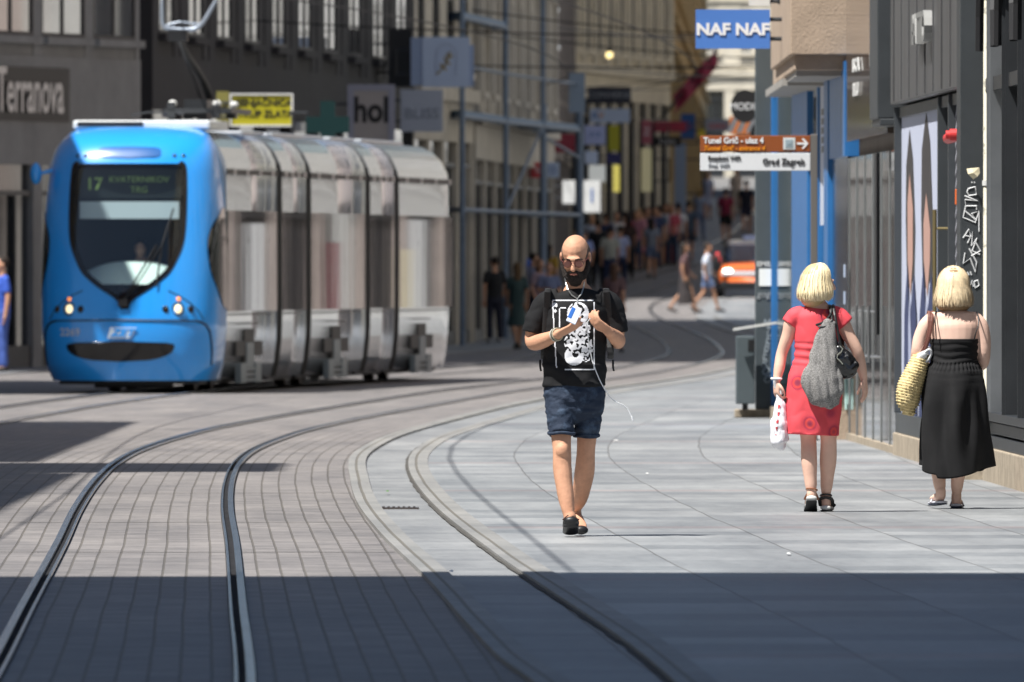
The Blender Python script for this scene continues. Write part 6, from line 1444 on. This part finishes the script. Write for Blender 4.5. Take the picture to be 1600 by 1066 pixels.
passer('woman in a dark green dress between the tram rear and the bearded man', 808, 332, 1.70, 190, 'walk', True, (.03, .06, .06), 'skirt', (.03, .06, .06), (.12, .07, .03), 2)
passer('person in a vivid blue shirt under the scaffold', 812, 372, 1.84, 180, 'stand', False, (.02, .10, .50), 'trousers', DN, (.12, .06, .03))
passer('person leaning in a pale lilac shirt under the scaffold', 834, 366, 1.70, 120, 'bent', False, (.45, .48, .70), 'trousers', DN, BH)
passer('person with a yellow top behind the bearded man on the left', 858, 385, 1.80, 160, 'walk', True, (.42, .25, .03), 'trousers', BK, BH)
passer('person in a checked grey blue shirt close behind the bearded man\'s shoulder', 858, 345, 1.62, 10, 'bent', False, (.16, .19, .32), 'trousers', BK, (.15, .07, .05))
passer('woman in a dusky pink top and black skirt right behind the bearded man', 960, 322, 1.70, 170, 'walk', True, (.16, .09, .09), 'skirt', BK, (.10, .05, .03))
passer('tall person in black just above the bearded man\'s head', 934, 455, 1.86, 180, 'stand', False, BK, 'trousers', BK, BH)
passer('person in a cream shirt seen from behind in the crowd', 953, 448, 1.76, 180, 'stand', False, (.42, .42, .36), 'trousers', (.02, .03, .08), BH)
passer('person in a pale blue shirt beside the cream shirted one', 969, 452, 1.74, 175, 'walk', False, (.45, .50, .72), 'trousers', (.02, .03, .08), BH)
passer('slim person in dark brown at the right of the pale blue shirt', 982, 470, 1.74, 185, 'stand', True, (.05, .025, .02), 'trousers', BK, BH)
passer('person in a dark grey top and teal jeans in the crowd', 1005, 485, 1.76, 180, 'walk', False, (.03, .035, .045), 'trousers', (.02, .07, .09), BH)
passer('person with a pink rucksack coloured top in the crowd', 994, 505, 1.72, 0, 'stand', True, (.30, .12, .17), 'trousers', DN, BH)
passer('person in a slate blue shirt and beige shorts in the crowd', 1030, 490, 1.76, 180, 'walk', False, (.10, .14, .20), 'shorts', (.20, .15, .12), BH)
passer('person in a crimson top towards the right of the crowd', 1046, 515, 1.74, 185, 'stand', True, (.35, .03, .07), 'trousers', (.20, .03, .05), BH)
passer('person in a pale top deep in the crowd on the left', 925, 520, 1.78, 0, 'stand', True, (.45, .48, .55), 'trousers', DN, BL)
passer('person in a navy top deep in the crowd behind the cream shirt', 946, 530, 1.76, 180, 'walk', False, (.03, .04, .10), 'trousers', BK, BH)
passer('person in a mauve top deep in the crowd behind the teal jeans', 1012, 545, 1.76, 0, 'walk', True, (.22, .15, .22), 'skirt', BK, BH)
passer('person in a red top deep in the crowd, left one', 977, 550, 1.74, 180, 'stand', False, (.30, .04, .05), 'trousers', BK, BH)
passer('person in white high up the slope behind the crowd', 1041, 600, 1.80, 0, 'walk', False, (.55, .52, .55), 'shorts', (.08, .08, .10), BH)
passer('person in a dark blue top high up the slope behind the crowd', 1024, 590, 1.76, 0, 'stand', False, (.04, .06, .14), 'trousers', DN, BH)
passer('person in slate grey walking alone up the middle of the slope', 1076, 520, 1.78, 180, 'walk', False, (.07, .10, .15), 'shorts', (.05, .06, .09), BH)
passer('person in a pale blue outfit beside the slate grey walker', 1093, 545, 1.70, 170, 'walk', True, (.32, .38, .52), 'trousers', (.20, .26, .42), BL)
passer('person in a crimson top and black shorts on the slope under the street sign', 1134, 535, 1.78, 180, 'walk', False, (.28, .02, .06), 'shorts', BK, BH)
passer('person in black beside the grey pillar on the slope', 1166, 560, 1.80, 180, 'walk', False, (.012, .014, .03), 'shorts', (.02, .02, .05), BH)
passer('woman with long dark hair and long dark skirt crossing the sunny crossing', 1070, 410, 1.70, 100, 'walk', True, (.10, .05, .05), 'dress', (.035, .028, .028), BH, 2)
passer('person in a white shirt and blue shorts crossing behind the long skirted woman', 1105, 412, 1.68, 95, 'walk', False, (.55, .58, .66), 'shorts', (.12, .17, .30), BH, 2)
# red rucksack on the crossing person
rk = thing('backpack', 'red and black rucksack on the back of the person in a white shirt', 'backpack', (at(1121, 412), 412, zg(412)))
mb = MB(); mb.tube([(0, 0, 1.05), (0, 0, 1.22), (0, 0, 1.36)], [(.09, .13), (.10, .15), (.07, .12)], 14, 3); obj('bag', mb, 'black', rk, True); mb = MB(); mb.tube([(.02, 0, 1.22), (.0, 0, 1.38)], [(.09, .14), (.06, .12)], 14, 3); obj('pocket', mb, 'red', rk, True)

for i_, (px, Y, h, f_, pz, fem, tc_, bt, bc_, hr, l) in enumerate((
    (790, 420, 1.76, 180, 'stand', False, (.20, .22, .28), 'trousers', DN, BH, 'person in a grey blue top half hidden behind the scaffold posts'),
    (900, 520, 1.74, 0, 'stand', True, (.60, .60, .62), 'trousers', DN, BL, 'person in white at the far left of the crowd'),
    (912, 500, 1.76, 180, 'stand', False, (.20, .25, .45), 'trousers', BK, BH, 'person in a mid blue shirt at the left of the crowd'),
    (963, 570, 1.76, 0, 'walk', False, (.65, .62, .60), 'shorts', (.2, .2, .22), BH, 'person in a white shirt and grey shorts deep in the crowd'),
    (998, 600, 1.76, 0, 'walk', True, (.55, .25, .30), 'skirt', (.3, .1, .12), BL, 'person in a pink dress far back in the crowd'),
    (1018, 470, 1.68, 180, 'walk', True, (.25, .28, .34), 'shorts', (.12, .16, .26), BH, 'person in a pale grey top and blue shorts in the crowd'),
    (1050, 580, 1.76, 0, 'stand', False, (.50, .08, .12), 'trousers', DN, BH, 'person in a bright red top far back near the pale blue banner'),
    (1060, 620, 1.78, 180, 'walk', False, (.65, .66, .70), 'trousers', DN, BH, 'person in a white top highest up the slope on the left'),
    (1106, 610, 1.74, 0, 'walk', True, (.40, .44, .60), 'skirt', (.35, .38, .5), BL, 'person in lavender high up the slope left of the crimson top'),
    (1150, 625, 1.76, 0, 'walk', True, (.60, .50, .42), 'trousers', (.4, .36, .3), BL, 'person in beige high up the slope near the pillar'),
    (844, 350, 1.66, 30, 'stand', True, (.30, .22, .26), 'trousers', DN, (.15, .07, .03), 'person in a dusky top beside the checked shirt behind the man'))):
    passer(l, px, Y, h, f_, pz, fem, tc_, bt, bc_, hr)
